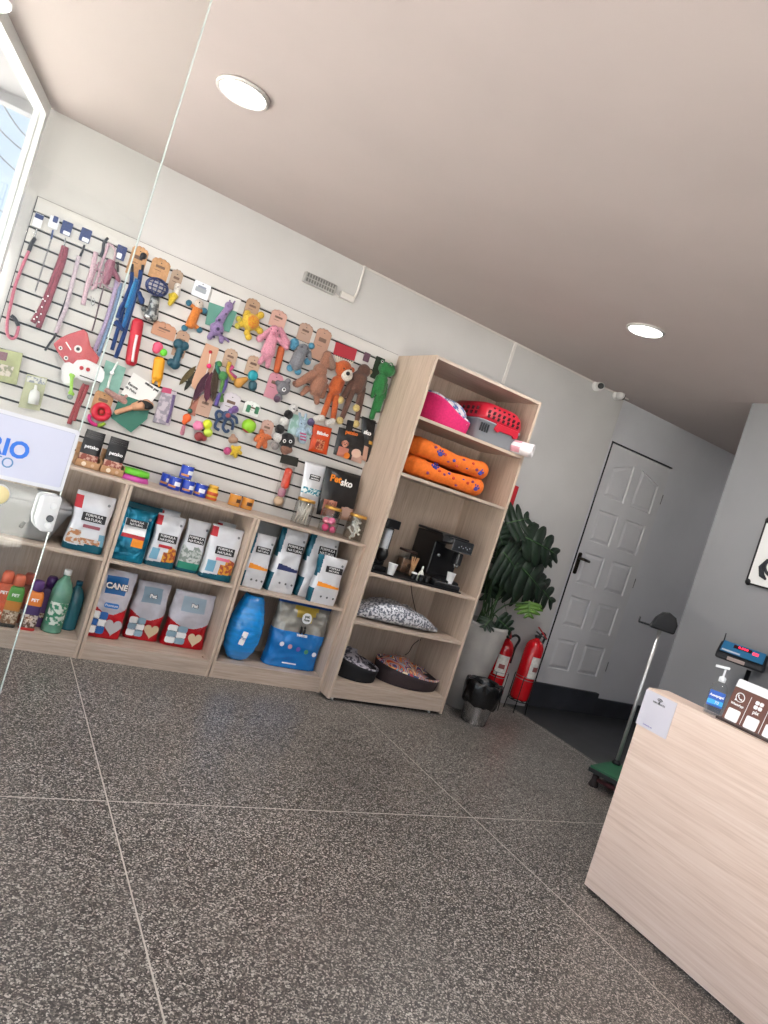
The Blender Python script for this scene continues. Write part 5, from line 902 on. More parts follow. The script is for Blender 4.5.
for px, Yo, lb in ((413, .09, 'small dark pot with white top, left of the sweetener bottle'), (427, .06, 'small black lidded pot, nearest the coffee machine'), (421.5, .035, 'small black pot in front of the sweetener bottle')):
    p = PY(px, 578, TY+Yo); o = thing('condiment_pot', lb, 'pot', (p.x, TY+Yo, zt_)); MB().lathe([(.018, 0), (.02, .004), (.02, .034), (.017, .038)], seg=20).build('pot_body', GB, o); MB().lathe([(.0205, .038), (.0205, .046), (.017, .049)], seg=20).build('pot_lid', LTW if px == 413 else MBK, o)
# wrapped cushion (shelf 4)
z0 = TZ[1]; o = thing('wrapped_cushion', 'silver grey patterned cushion in crinkled clear wrap on the shelf', 'cushion', (2.66, TY+.17, z0+.003))
mb = MB(); R_ = []
for i in range(25):
    u_ = i/24; x = -.33+.66*u_; e = max(.02, math.sin(PI*min(.97, max(.03, u_))))**.45; hz = .078*(1.12-.42*u_)*e; e = e if u_ < .5 else e**.7; zc = max(hz, .004)+ .0
    R_.append([(x+.012*noise.noise(Vector((x*9, q, 0))), .14*e*math.copysign(abs(math.cos(q))**.7, math.cos(q)), zc+hz*math.copysign(abs(math.sin(q))**.8, math.sin(q))*(1 if math.sin(q) > 0 else .98)+(.014*noise.noise(Vector((x*16, math.cos(q)*2.5, math.sin(q)*2+7))) if math.sin(q) > -.1 else 0)) for q in [2*PI*j/36 for j in range(36)]])
mb.loops(R_, 0, True, True); mb.build('cushion_body', mat('#d4d5da', .3, col2='#5f636e', scale=70, coat=.5, bump=.6), o)
# bottom beds
z0 = TZ[0]
def lowbed(label, pl, pr, outer, lining, hi, lo, fr, ry, yo, mound):
    a, b = PY(*pl, TY+.04+yo), PY(*pr, TY+.04+yo); o = thing('pet_bed', label, 'pet bed', ((a.x+b.x)/2, TY+.04+yo+ry, z0+.002)); rx = (b.x-a.x)/2/1.06
    n = 48; A = [2*PI*j/n for j in range(n)]
    def sm(q): return lo+(hi-lo)*(.5-.5*math.cos(q-fr))
    out = [[(rx*(1+.06*t)*math.cos(q), ry*(1+.06*t)*math.sin(q), sm(q)*t) for q in A] for t in (0, .08, .4, .7, 1)]
    MB().loops(out, 0, True, True).build('outer_wall', outer, o)
    MB().loops([out[-1]]+[[(rx*k*math.cos(q), ry*k*math.sin(q), sm(q)+dz) for q in A] for k, dz in ((1.05, .008), (.99, .010), (.94, -.004), (.9, -.04))], 0, False, True).build('rim', lining, o)
    MB().loops([[(rx*k*math.cos(q), ry*k*math.sin(q), (sm(q)-.015)+mound*(1-k*k)*(.45 if k < .3 else .5)*(1-.35*k*math.cos(q-fr))+.018*noise.noise(Vector((k*3*math.cos(q), k*3*math.sin(q), 2)))) for q in A] for k in (.93, .8, .62, .42, .22, .04)], 0, True, True).build('cushion', lining, o)
GREYP = mat('#a9a5ac', .9, col2='#45424c', scale=35, bump=.4)
COLP = None
def multi(name):
    m = bpy.data.materials.new(name); m.use_nodes = True; nt = m.node_tree; b = nt.nodes['Principled BSDF']; N = nt.nodes.new; L = nt.links
    tc = N('ShaderNodeTexCoord'); n = N('ShaderNodeTexNoise'); n.inputs['Scale'].default_value = 6; n.inputs['Distortion'].default_value = 1.2; n.inputs['Detail'].default_value = 0; L.new(tc.outputs['Object'], n.inputs[0])
    w = N('ShaderNodeMath'); w.operation = 'MULTIPLY'; w.inputs[1].default_value = 4; fr_ = N('ShaderNodeMath'); fr_.operation = 'FRACT'; L.new(n.outputs['Fac'], w.inputs[0]); L.new(w.outputs[0], fr_.inputs[0])
    r = N('ShaderNodeValToRGB'); r.color_ramp.interpolation = 'CONSTANT'; cs = ['#c24a34', '#d7a06a', '#2e6f9c', '#d98a86', '#8fb3c0', '#b03a4a', '#2b4f7c', '#d9c6a8', '#d4702c', '#4a9aa8']
    r.color_ramp.elements[0].color = (*lin(cs[0]), 1); r.color_ramp.elements[1].position = .1; r.color_ramp.elements[1].color = (*lin(cs[1]), 1)
    for i, c_ in enumerate(cs[2:]): e = r.color_ramp.elements.new(.2+.1*i); e.color = (*lin(c_), 1)
    L.new(fr_.outputs[0], r.inputs[0]); L.new(r.outputs[0], b.inputs['Base Color']); b.inputs['Roughness'].default_value = .9; return m
lowbed('round black pet bed with grey patterned cushion, bottom shelf left', (340, 676), (388, 672), mat('#131316', .8), GREYP, .13, .075, -.25, .165, .0, .12)
lowbed('round dark brown pet bed with colourful patterned cushion, bottom shelf', (389, 675), (449, 690), mat('#33282a', .85, var=.1, scale=90), multi('colourful_fabric'), .125, .07, -.35, .18, .0, .12)
# cables behind
def cable(label, pts, Y, r=.003):
    ps = smoothline([PY(x, y, Y) for x, y in pts], 6); q = MB().tube(ps, r, seg=6).build('power_cable', BLACK); return tag(q, label, 'cable')
cable('black power cable hanging behind the silver grey cushion', [(411, 584), (412, 594), (414, 604), (416, 612)], WALL-.022)
cable('black power cable looping behind the colourful bed', [(419, 640), (413, 645), (409, 652), (405, 655)], WALL-.022); cable('straight black power cable behind the colourful bed', [(420.5, 639), (420, 650), (420, 660)], WALL-.022)
# ================================================================== WALL FIXTURES
def walltube(name, label, cat, pts, r, m, Y=WALL, n=6): q = MB().tube(smoothline([PY(x, y, Y-r) for x, y in pts], n), r, seg=8).build(name, m); return tag(q, label, cat)
P = PY(320, 283.5, WALL-.02); o = thing('emergency_light', 'small grey slotted emergency light on the wall above the toys', 'emergency light', (P.x, WALL, P.z))
MB().box(-.115, .115, -.035, -.0, -.033, .033).build('housing', mat('#aaa8a4', .5), o, bevel=.008)
for r_ in range(2):
    for k in range(11): MB().box(-.1+k*.0185, -.0885+k*.0185, -.038, -.0352, -.026+r_*.03, -.004+r_*.03).build('led_slot', mat('#73726f', .4), o)
P = PY(347.5, 297, WALL-.02); jb = MB().box(-.05, .05, -.03, 0, -.02, .02).build('junction_box', mat('#d8d4ce', .5), bevel=.004); jb.location = (P.x, WALL, P.z); tag(jb, 'white cable junction box right of the emergency light', 'junction box')
walltube('white_cable', 'thin white cable from the emergency light to the junction box', 'cable', [(332, 289), (337, 295), (342, 297)], .004, mat('#d5d1cb', .5))
cd = MB().tube([PY(365.6, 265, WALL-.009)-Vector((0, 0, .004)), PY(361, 280, WALL-.009), PY(357.5, 292, WALL-.009), PY(355, 297, WALL-.009)], .009, seg=8).build('conduit', mat('#dcd8d3', .5)); tag(cd, 'short white conduit rising from the junction box to the ceiling', 'conduit')
cd = MB().box(-.011, .011, -.012, 0, -.15, .15).build('conduit', mat('#dcd8d3', .5)); P = PY(510.5, 362, WALL); cd.location = (3.16, WALL, 2.565); cd.scale = (1, 1, 1.07); tag(cd, 'white vertical conduit from the ceiling down behind the tall cabinet', 'conduit')
cm = MB().box(1.806, 4.44, WALL-.010, WALL-.0, CEIL-.012, CEIL-.001).build('cable_channel', mat('#d6d0cb', .5)); tag(cm, 'thin white cable channel running along the wall under the ceiling', 'conduit')
def camera(label, px, py, yaw):
    P = PY(px, py, WALL-.05); o = thing('security_camera', label, 'security camera', (P.x, WALL, P.z), group='security cameras')
    MB().lathe([(.04, 0), (.042, .004), (.042, .02), (.03, .026)], seg=24, T=Matrix.Rotation(PI/2, 3, 'X')).build('mount', WHITE, o)
    T = Matrix.Rotation(yaw, 3, 'Z') @ Matrix.Rotation(PI/2+.15, 3, 'X')
    MB().ell((0, -.05, 0), .036, T=T, seg=20, rings=12).build('housing', mat('#dedcda', .4), o); d_ = T @ Vector((0, 0, 1)); MB().lathe([(.024, .024), (.024, .034), (.016, .037)], (0, -.05, 0), 20, T=T).build('lens', BLACK, o)
camera('white security camera with its black lens facing the room', 600, 386, -.55); camera('white security camera nearest the wall corner, facing away right', 620.5, 395.5, 1.3)
P = PY(512.5, 496, WALL-.003); sg = MB().plate(rrect(0, 0, .11, .17, .004), -.003, 0).build('plate', RED); o = thing('extinguisher_sign', 'red extinguisher sign on the wall beside the tall cabinet', 'sign', (P.x-.02, WALL, P.z)); sg.parent = o
MB().plate(rrect(0, 0, .10, .16, .003), -.0036, -.0030).build('sign_border', mat('#c32a33', .5), o); MB().plate(rrect(-.022, -.01, .024, .07, .01), -.0045, -.0036).plate([(-.04, .045), (-.005, .045), (-.005, .035), (-.02, .035)], -.0045, -.0036).build('extinguisher_symbol', LTW, o)
# ceiling lights; doorway, counter and corridor ones are unseen, added to brighten the scene
for (x, y, lb) in ((.545, 3.047, 'round ceiling downlight nearest the glass door'), (3.083, 3.055, 'round ceiling downlight over the door side of the room'), (.545, -.1, 'unseen ceiling downlight added beside the shop doorway'), (3.083, .3, 'unseen ceiling downlight added over the reception counter'), (7.1, 3.7, 'unseen ceiling downlight added to brighten the side corridor')):
    o = thing('ceiling_light', lb, 'ceiling light', (x, y, CEIL), group='round ceiling downlights')
    MB().lathe([(.098, 0), (.112, -.002), (.112, -.010), (.100, -.016), (.094, -.012), (.094, -.004)], seg=48, cap=False).build('light_rim', mat('#c9c5c1', .35, .3), o); MB().lathe([(.001, -.008), (.095, -.008)], seg=48, cap=False).build('diffuser', mat('#ffffff', .5, emit=14 if x < 4 else 5), o)
    L_ = bpy.data.lights.new('downlight', 'AREA'); L_.shape = 'DISK'; L_.size = .18; L_.energy = 8 if x < 4 else 3; L_.color = (1, .98, .96); l = bpy.data.objects.new('downlight_lamp', L_); C.objects.link(l); l.parent = o; l.location = (0, 0, -.02)
# ================================================================== PLANT, BIN, EXTINGUISHERS
PX_, PY_ = 3.43, 4.10; 
o = thing('plant_pot', 'tall tapered grey concrete pot beside the tall cabinet', 'pot', (3.50, 4.13, 0)); potx, poty = 3.50, 4.13
MB().lathe([(.10, 0), (.115, .01), (.15, .2), (.185, .45), (.2, .64), (.2, .665), (.185, .667), (.18, .62)], seg=40, cap=False).build('pot_wall', mat('#a39f9b', .6, var=.10, scale=7, bump=.3), o)
MB().lathe([(.001, .625), (.184, .62)], seg=30, cap=False).build('soil', mat('#2a211b', .9, var=.3, scale=60, bump=.6), o)
pl = thing('monstera_plant', 'large dark green monstera plant growing from the grey pot', 'plant', (potx, poty, .622))
LEAF = mat('#16291a', .5, var=.25, scale=10); LEAFL = mat('#52752c', .45, var=.2, scale=10); STEM = mat('#2f4a27', .5)
def monstera_leaf(tip, base, width, m, fen=4, droop=.35, nrm=None):
    """heart leaf with deep side notches; base->tip in local plant coordinates"""
    b, t_ = Vector(base), Vector(tip); ax = t_-b; L_ = ax.length; ax.normalize(); n_ = Vector(nrm or (-.45, -.85, .25)); n_ = (n_-ax*n_.dot(ax)).normalized(); s_ = ax.cross(n_)
    prof = [(-.14, .16), (-.10, .32), (0, .46), (.15, .52), (.35, .50), (.55, .42), (.75, .28), (.9, .12), (1, 0)]
    def half(v):
        for i in range(len(prof)-1):
            if prof[i][0] <= v <= prof[i+1][0]: k = (v-prof[i][0])/(prof[i+1][0]-prof[i][0]); return prof[i][1]+(prof[i+1][1]-prof[i][1])*k
        return 0
    mb = MB(); th_ = .0015
    def pt(v, s, e=0): return b+ax*L_*v+s_*width*s-n_*(abs(s)**1.5*width*droop+max(0, v)**2*L_*droop*.5)+n_*e
    for sd in (-1, 1):
        for k in range(fen):      # fingers separated by slits, joined along the midrib
            v0, v1 = -.12+1.1*k/fen, -.12+1.1*(k+1)/fen; vs = []; sk = .24
            gap = .07 if 0 < k else .02
            rows_ = []
            for i in range(11):
                f_ = i/10; h = half((v0+v1)/2)*f_*sd; cut = 0 if f_ < .62 else gap*(f_-.62)*3
                va, vb = v0+cut+sk*f_**1.4*.8, v1-cut+sk*f_**1.4*.8
                if i == 10: va, vb = va+(vb-va)*.22, va+(vb-va)*.85
                rows_.append((va, vb, h))
            for i, (va, vb, h) in enumerate(rows_): vs += [pt(va, h), pt((va+vb)/2, h), pt(vb, h)]
            fs = []
            for i in range(10):
                for q in (0, 1): a_ = i*3+q; fs.append((a_, a_+1, a_+4, a_+3) if sd > 0 else (a_+3, a_+4, a_+1, a_))
            mb.add(vs, fs, 0, True)
    o_ = mb.build('leaf', m, pl); wl_ = o_.modifiers.new('w', 'WELD'); wl_.merge_threshold = .0012; sol = o_.modifiers.new('s', 'SOLIDIFY'); sol.thickness = .0016
    mid = MB().tube([b+n_*.002+ax*L_*v-n_*(max(0, v)**2*L_*droop*.5) for v in (-.05, .2, .4, .6, .8, .95)], [.004, .0035, .003, .0025, .002, .001], seg=6).build('leaf_rib', mat('#3f6333', .5), o_)
    return o_
def pv(x, y, Y): return PY(x, y, Y)-Vector((potx, poty, .622))
LV = [((508, 523), (531, 517), 4.02, 26, LEAF), ((500, 538), (522, 530), 4.14, 24, LEAF), ((527, 538), (563, 555), 4.0, 26, LEAF), ((524, 545), (557, 562), 4.12, 22, LEAF), ((504, 553), (521, 572), 3.95, 36, LEAF), ((517, 563), (548, 592), 3.98, 36, LEAF), ((502, 566), (515, 596), 4.08, 34, LEAF), ((516, 576), (531, 600), 4.06, 30, LEAF), ((529, 603), (529, 617), 3.96, 17, LEAFL), ((536, 583), (557, 604), 4.1, 22, LEAF), ((494, 578), (487, 600), 4.12, 20, LEAF), ((499, 620), (513, 632), 4.0, 15, LEAF), ((490, 620), (484, 627), 3.98, 12, LEAF), ((497, 530), (504, 545), 4.0, 22, LEAF), ((503, 545), (493, 562), 4.1, 26, LEAF), ((505, 545), (535, 560), 4.06, 30, LEAF)]
for i, (b_, t_, Y_, wd, m_) in enumerate(LV):
    b3, t3 = pv(*b_, Y_), pv(*t_, Y_-.04); monstera_leaf(t3, b3, wd*.0125, m_, nrm=(-.5+.25*math.sin(i*2.1), -.8, .35+.2*math.sin(i*1.7)))
    root = Vector((.05*math.sin(i*1.3), .05*math.cos(i*2.1)-.02, 0)); mid = root.lerp(b3, .5)+Vector((-.03, .0, .07))
    MB().tube(smoothline([root, mid, b3]), .0055, seg=6).build('leaf_stem', STEM, pl)
MB().tube(smoothline([Vector((0, -.02, 0)), pv(497, 596, 4.0), pv(505, 605, 3.96), pv(507, 622, 3.98)]), .002, seg=6).build('aerial_root', STEM, pl)
# bin
bx_, by_ = 3.42, 3.81; o = thing('waste_bin', 'small brushed steel waste bin in front of the grey pot', 'waste bin', (bx_, by_, 0))
MB().lathe([(.085, 0), (.09, .004), (.118, .26), (.12, .262), (.115, .262), (.087, .01)], seg=40, cap=False).lathe([(.001, .006), (.088, .006)], seg=30, cap=False).build('bin_wall', mat('#c2c2c4', .25, 1), o)
mb = MB(); R_ = []
for i in range(15):
    v = i/14; zz = [.135, .15, .175, .2, .23, .255, .28, .295, .3, .295, .28, .24, .2, .17, .15][i]; rr_ = [.118, .128, .132, .134, .136, .138, .138, .134, .124, .114, .106, .10, .096, .09, .05][i]
    R_.append([((rr_*(1+(.11*noise.noise(Vector((3*math.cos(q), 3*math.sin(q), v*5))) if i < 11 else 0)))*math.cos(q), rr_*(1+(.11*noise.noise(Vector((3*math.cos(q), 3*math.sin(q), v*5+9))) if i < 11 else 0))*math.sin(q), zz+.022*noise.noise(Vector((2.5*math.cos(q), 2.5*math.sin(q), 4)))*(1 if i < 9 else .2)) for q in [2*PI*j/56 for j in range(56)]])
mb.loops(R_, 0, True, True).build('bag_liner', mat('#0c0c0e', .16, bump=1.0, var=.2, scale=22, coat=.3), o); tag(bpy.data.objects[o.name], 'small brushed steel waste bin with a black liner before the grey pot', 'waste bin')
def extinguisher(label, X, Y, z, h, r, yaw):
    o = thing('fire_extinguisher', label, 'fire extinguisher', (X, Y, z), yaw); RE = mat('#c4101c', .22, coat=.5)
    MB().lathe([(r*.86, 0), (r*.97, .01), (r, .03), (r, h*.74), (r*.93, h*.80), (r*.72, h*.855), (r*.40, h*.89), (r*.26, h*.90), (r*.26, h*.93)], seg=36).build('cylinder', RE, o)
    MB().lathe([(r*.3, h*.92), (r*.34, h*.93), (r*.34, h*.955), (r*.2, h*.96)], seg=18).build('valve', mat('#3a3a3c', .4, .5), o)
    MB().obox((-.01, -.035, h*.975), (.009, 0, 0), (0, .055, .014), (0, 0, .004)).build('carry_handle', mat('#2a2a2c', .4), o); MB().obox((-.01, -.04, h*.99+.015), (.008, 0, 0), (0, .055, .03), (0, 0, .003)).build('squeeze_lever', mat('#a51a20', .4), o)
    MB().tube(smoothline([Vector((.01, 0, h*.945)), Vector((.05, 0, h*1.0)), Vector((.085, 0, h*.95)), Vector((r*1.12, .01, h*.8)), Vector((r*1.10, .01, h*.55))]), .010, seg=10).build('hose', mat('#111113', .5), o)
    A = [-PI*.5-.75+1.5*j/12+.0 for j in range(13)]
    MB().loops([[(1.012*r*math.cos(q), 1.012*r*math.sin(q), z_) for q in A] for z_ in (h*.34, h*.66)], 0, False, True, closed=False).build('label_print', mat('#d8d5cf', .5, var=.15, scale=45), o)
    MB().loops([[(1.016*r*math.cos(q), 1.016*r*math.sin(q), z_) for q in A[3:10]] for z_ in (h*.45, h*.52)], 0, False, True, closed=False).build('label_stripe', mat('#8c4a48', .5), o)
    MB().lathe([(r*1.01, h*.30), (r*1.01, h*.31)], seg=30, cap=False).build('band', mat('#8d8d8d', .4, .5), o); return o
extinguisher('red fire extinguisher standing nearest the white door', 4.145, 4.19, .105, .56, .076, .12); extinguisher('red fire extinguisher standing behind the waste bin', 3.86, 4.20, .105, .50, .066, -.5)
for X, Y, lb in ((4.145, 4.19, 'thin black wire stand under the extinguisher nearest the door'), (3.86, 4.20, 'thin black wire stand under the extinguisher behind the bin')):
    o = thing('extinguisher_stand', lb, 'stand', (X, Y, 0)); r = .083
    MB().tube([(r*math.cos(q), r*math.sin(q), .098) for q in [2*PI*j/30 for j in range(31)]], .004, seg=6).tube([(-r, 0, .098), (r, 0, .098)], .0035, seg=6).tube([(0, -r, .098), (0, r, .098)], .0035, seg=6).build('support_ring', mat('#1c1c1e', .4, .6), o)
    MB().tube([(r*math.cos(q), r*math.sin(q), .30) for q in [2*PI*j/30 for j in range(31)]], .002, seg=6).build('guard_ring', mat('#77777a', .4, .6), o)
    for q in (.8, 2.4, 3.9, 5.5): MB().tube([(r*math.cos(q), r*math.sin(q), .30), (r*math.cos(q), r*math.sin(q), .098), (r*1.08*math.cos(q), r*1.08*math.sin(q), .0)], .0035, seg=6).build('leg', mat('#1c1c1e', .4, .6), o)
# ================================================================== PLATFORM SCALE, COUNTER, SIGNS
o = thing('platform_scale', 'green platform scale with black rim and a chrome pole, behind the counter', 'scale', (3.986, 2.80, 0), math.radians(18))
GG = mat('#1f5a3c', .45, var=.1, scale=8)
MB().box(-.22, .14, -.30, .25, .105, .125).build('platform_top', GG, o, bevel=.004); MB().box(-.225, .145, -.305, .255, .085, .112).build('platform_rim', mat('#1e2020', .5), o, bevel=.004)
for x in (-.18, .10):
    for y in (-.26, .21): MB().lathe([(.03, 0), (.032, .01), (.022, .04), (.02, .085)], (x, y, 0), 16).build('foot', mat('#2a1f1f', .6), o)
MB().tube([(-.18, -.26, .05), (-.18, .21, .05)], .014).build('base_rail', mat('#4a2426', .6), o)
ptop = PY(655.5, 628, 3.04); hz = ptop.z
MB().tube([(.088, .21, .12), (.088, .21, hz)], .0125, seg=14).build('pole', mat('#d4d4d4', .38, .85), o); MB().lathe([(.03, .125), (.03, .135), (.016, .15)], (.088, .21, 0), 18).build('pole_flange', BLACK, o)
hx = .088; mb = MB(); ol = [(-.085, 0), (.062, 0)]+[(.062*math.cos(q)-.0, .092*math.sin(q)) for q in [PI*j/14 for j in range(1, 12)]]+[(-.045, .03), (-.085, .02)]
hb = MB().plate([(-.085, 0), (.10, 0), (.105, .07), (.08, .12), (.03, .142), (-.02, .13), (-.06, .08)], -.045, .045).build('head_bracket', mat('#0c0c10', .5), o, loc=(hx, .21, hz-.005), bevel=.014); hb.rotation_euler = (0, 0, math.radians(-66)); hb.scale = (.86, .9, .9)
MB().obox((-.10, 0, .012), (.065, 0, 0), (0, .035, 0), (0, 0, .006)).obox((-.162, 0, .028), (.005, 0, 0), (0, .03, 0), (0, 0, .02)).build('hook_ledge', mat('#121216', .45), hb, bevel=.003)
# indicator on its own post
P = PX(742, 656, 4.27); o = thing('scale_display', 'black digital weight display with blue panel on a post', 'scale display', (4.27, P.y, 0), math.radians(-62)); zz = P.z
MB().tube([(.06, .02, 0), (.06, .02, zz-.07)], .014, seg=14).build('post', BLACK, o); MB().box(-.0, .12, -.05, .09, 0, .012).build('post_base', BLACK, o, bevel=.003)
T = lambda y, x, z: (x, y, z+zz)
MB().plate([(-.075, -.055), (.07, -.06), (.08, -.01), (.05, .055), (-.07, -.015)], -.14, .14, T=T).build('display_case', mat('#0f1116', .4), o, bevel=.012)
sl = math.atan2(.07, .12)
pf = MB().box(-.122, .122, -.062, .062, 0, .003).build('control_panel', mat('#1f6a96', .35), o, loc=(0, -.010, zz+.024), bevel=.001); pf.rotation_euler = (math.radians(30), 0, 0)
MB().box(-.06, .045, .01, .045, .003, .005).build('led_window', mat('#3a0f16', .2), pf); MB().box(-.115, -.01, -.052, -.034, .003, .004).build('panel_print', mat('#b9c2c8', .5), pf); text('0.000', .026, mat('#d0203a', .4, emit=2.0), pf, (-.005, .028, .0055), rot=(0, 0, 0), bold=.0006)
MB().box(.05, .085, .0, .03, .003, .006).build('red_key', mat('#e03a55', .5, emit=.6), pf)
q = MB().plate(rrect(0, 0, .10, .022, .003), -.001, 0).build('label_plate', mat('#a08f88', .5), o, loc=(-.02, -.0745, zz-.036)); MB().tube([(-.125, .05, zz+.03), (-.128, .055, zz+.10)], [.005, .003], seg=8).build('antenna', BLACK, o)
# counter
XD = 2.646; o = thing('reception_counter', 'pale oak reception counter with high front panel at right', 'counter', (XD, 1.965, 0))
MB().box(0, .025, -2.9, -.0, .012, .906).build('front_panel', M_WC, o, bevel=.001); MB().box(.0252, .137, -2.9, 0, .888, .906).build('ledge_top', M_WC, o, bevel=.001)
MB().box(.026, .137, -.03, -.012+.012, .0, .887).build('end_panel', M_WC, o, bevel=.001); MB().box(.119, .137, -2.9, -.03, .70, .887).build('inner_riser', M_WC, o); MB().box(.026, .68, -2.9, -.035, .73, .75).build('work_surface', M_WC, o, bevel=.001); MB().box(.138, .68, -.025, 0, 0, .73).build('side_panel', M_WC, o, bevel=.001)
# poster sheet on the counter face (its square code is left out)
def facepoly(px): return [PX(x, y, XD-.001) for x, y in px]
c4 = facepoly([(645.7, 687.8), (676, 702.8), (666.5, 740), (637.6, 724)])
yc, zc = sum(p.y for p in c4)/4, sum(p.z for p in c4)/4; wv, hv = abs(c4[0].y-c4[1].y), abs(c4[1].z-c4[2].z)
o = thing('paper_notice', 'white paper notice taped to the upper corner of the counter front', 'notice', (XD-.001, yc, zc-hv/2), -PI/2)
MB().plate(rrect(0, hv/2, wv, hv*1.0, .001), -.0012, 0).build('paper', mat('#cfccd6', .6), o)
mb = MB()
for k, r_ in enumerate((.006, .012, .018)): mb.tube([(r_*math.sin(q), 0, hv*.86+r_*math.cos(q)-.012) for q in [-.8+1.6*j/8 for j in range(9)]], .0018, seg=5)
mb.ell((0, 0, hv*.86-.012), .003); mb.build('wifi_symbol', BLACK, o, loc=(0, -.002, 0)); text('WIFI GRATIS', .011, BLACK, o, (0, -.0018, hv*.76)); text('Conecte-se', .010, mat('#7a6fae'), o, (-.02, -.0018, hv*.09)); 
# sanitizer
p = PX(713, 708, 2.715); o = thing('sanitizer_bottle', 'clear pump bottle of hand sanitizer with blue label on the counter ledge', 'bottle', (2.715, p.y, .9065), -1.0)
HB_ = .125
MB().loops([rr3(a, b, z, .012) for a, b, z in ((.030, .018, 0), (.033, .021, .004), (.034, .022, .05), (.034, .022, HB_*.8), (.028, .019, HB_*.95), (.014, .013, HB_*1.08), (.011, .011, HB_*1.12))], 0, True, True).build('bottle_body', M_JAR, o)
MB().loops([rr3(a, b, z, .011) for a, b, z in ((.029, .017, .004), (.0315, .0195, .05), (.0315, .0195, .085))], 0, True, True).build('gel', glassmat('gel', '#e3e9f2', .1), o)
MB().plate(rrect(0, .066, .058, .062, .004), -.0235, -.0228).build('label_panel', mat('#2358b4', .45), o); MB().plate(rrect(0, .052, .058, .018, .003), -.0241, -.0236).build('label_stripe', mat('#38a9df', .45), o); text('Asseptgel', .0135, LTW, o, (0, -.0243, .078), bold=.0004); text('70', .016, LTW, o, (.006, -.0246, .052))
MB().lathe([(.013, HB_*1.08), (.013, HB_*1.22), (.009, HB_*1.25), (.004, HB_*1.26), (.004, HB_*1.5)], seg=18).build('pump_collar', mat('#dfe3e6', .4), o); MB().obox((-.012, 0, HB_*1.54), (.026, 0, .003), (0, .007, 0), (0, 0, .005)).build('pump_head', mat('#dfe3e6', .4), o, bevel=.002)
# acrylic payment sign
p0 = PX(719, 716, 2.70); o = thing('payment_sign', 'brown and white payment sign on a dark base on the counter ledge', 'sign', (2.70, p0.y, .9065), -PI/2)
hS_ = .165; wS = .26; BRN = mat('#6a4237', .45); Tt = lambda x, y, z: (x, y+z*.20, z)
MB().box(-.0, wS+.02, -.022, .035, 0, .010).build('sign_base', mat('#3a2622', .4), o, bevel=.002)
MB().plate(rrect(.012+wS/2, .010+hS_/2, wS, hS_, .008), -.004, .0, T=Tt).build('back_plate', mat('#e8e9ec', .35), o); MB().plate(rrect(.012+wS/2, .010+hS_*.40, wS, hS_*.80, .003), -.0056, -.004, T=Tt).build('brown_panel', BRN, o)
def sg(x, z, outl, m, nm, y=0): q = MB().plate(outl, -.0014, 0).build(nm, m, o); q.location = (.012+x, z*.20-.0056-y, z); q.rotation_euler = (-.1974, 0, 0); return q
for k, (wd_, sz) in enumerate((('WhatsApp', .0125), ('pix', .020), ('Instagram', .0125))):
    x = .038+k*.078; sg(x, .035, rrect(0, 0, .052, .048, .006), LTW, 'blank_code_panel'); q = text(wd_, sz, LTW, o, (.012+x, (.078)*.2-.0075, .078), bold=.0004); q.rotation_euler = (PI/2-.1974, 0, 0)
    if k: sg(x-.039, .07, rrect(0, 0, .0016, .115, .0005), LTW, 'divider')
x = .038; q = MB().tube([(.0175*math.cos(t_), 0, .0175*math.sin(t_)) for t_ in [2*PI*j/24 for j in range(25)]], .0019, seg=5).plate([(-.020, -.018), (-.010, -.016), (-.017, -.008)], -.001, .001).tube([(-.008, 0, .009), (-.008, 0, .001), (.0, 0, -.007), (.009, 0, -.007)], [.0035, .002, .002, .0035], seg=6).build('chat_symbol', LTW, o); q.location = (.012+x, .108*.2-.008, .108)
q = MB()
for a in range(4): c_, s_ = math.cos(PI/2*a+PI/4), math.sin(PI/2*a+PI/4); q.plate([(c_*.0125+dx, s_*.0125+dz) for dx, dz in rrect(0, 0, .015, .015, .005)], -.001, .001)
q = q.build('pix_symbol', LTW, o); q.location = (.012+.038+.078, .106*.2-.008, .106); q.rotation_euler = (-.1974, .0, 0)
sg(.15, .155, circ(0, 0, .010, 18), mat('#3c93cf', .4), 'logo_disc')
# picture on the right wall
XR = 4.413; a = PX(748, 583, XR); b = PX(768, 520, XR); o = thing('framed_picture', 'white canvas print with black edge and black line drawing on right wall', 'picture', (XR, a.y, a.z), -PI/2)
wP, hP = .62, .435
MB().box(0, wP, -.02, 0, 0, hP).build('canvas', mat('#d8d8d6', .6), o); fr_ = MB(); fr_.box(-.006, .004, -.024, 0, -.004, hP); fr_.box(0, wP, -.024, 0, -.006, .004); fr_.box(0, wP, -.024, 0, hP-.004, hP+.006); fr_.box(wP-.004, wP+.006, -.024, 0, 0, hP); fr_.build('frame', BLACK, o)
for x, z in ((0, 0), (0, hP), (wP, 0), (wP, hP)): MB().ell((x+(.008 if x == 0 else -.008), -.014, z+(.008 if z == 0 else -.008)), (.022, .014, .022)).build('corner_guard', BLACK, o)
mb = MB()
for cx, cz, r1, r2 in ((.30, .20, .15, .10), (.16, .14, .075, .06), (.44, .14, .075, .06)): mb.tube([(cx+r1*math.cos(t_), 0, cz+r2*math.sin(t_)) for t_ in [2*PI*j/30 for j in range(31)]], .011, seg=6)
mb.tube([(.09, 0, .18), (.065, 0, .12), (.085, 0, .07), (.12, 0, .05)], [.006, .018, .018, .006], seg=8); mb.ell((.15, 0, .13), (.035, .003, .028)); mb.ell((.30, 0, .16), (.05, .003, .02)); mb.ell((.30, 0, .30), (.10, .003, .02))
for k in range(6): mb.tube([(.18+.045*k, 0, .24), (.19+.045*k, 0, .33)], .006, seg=5)
mb.build('line_drawing', mat('#1b2026', .6), o, loc=(0, -.020, 0)); 
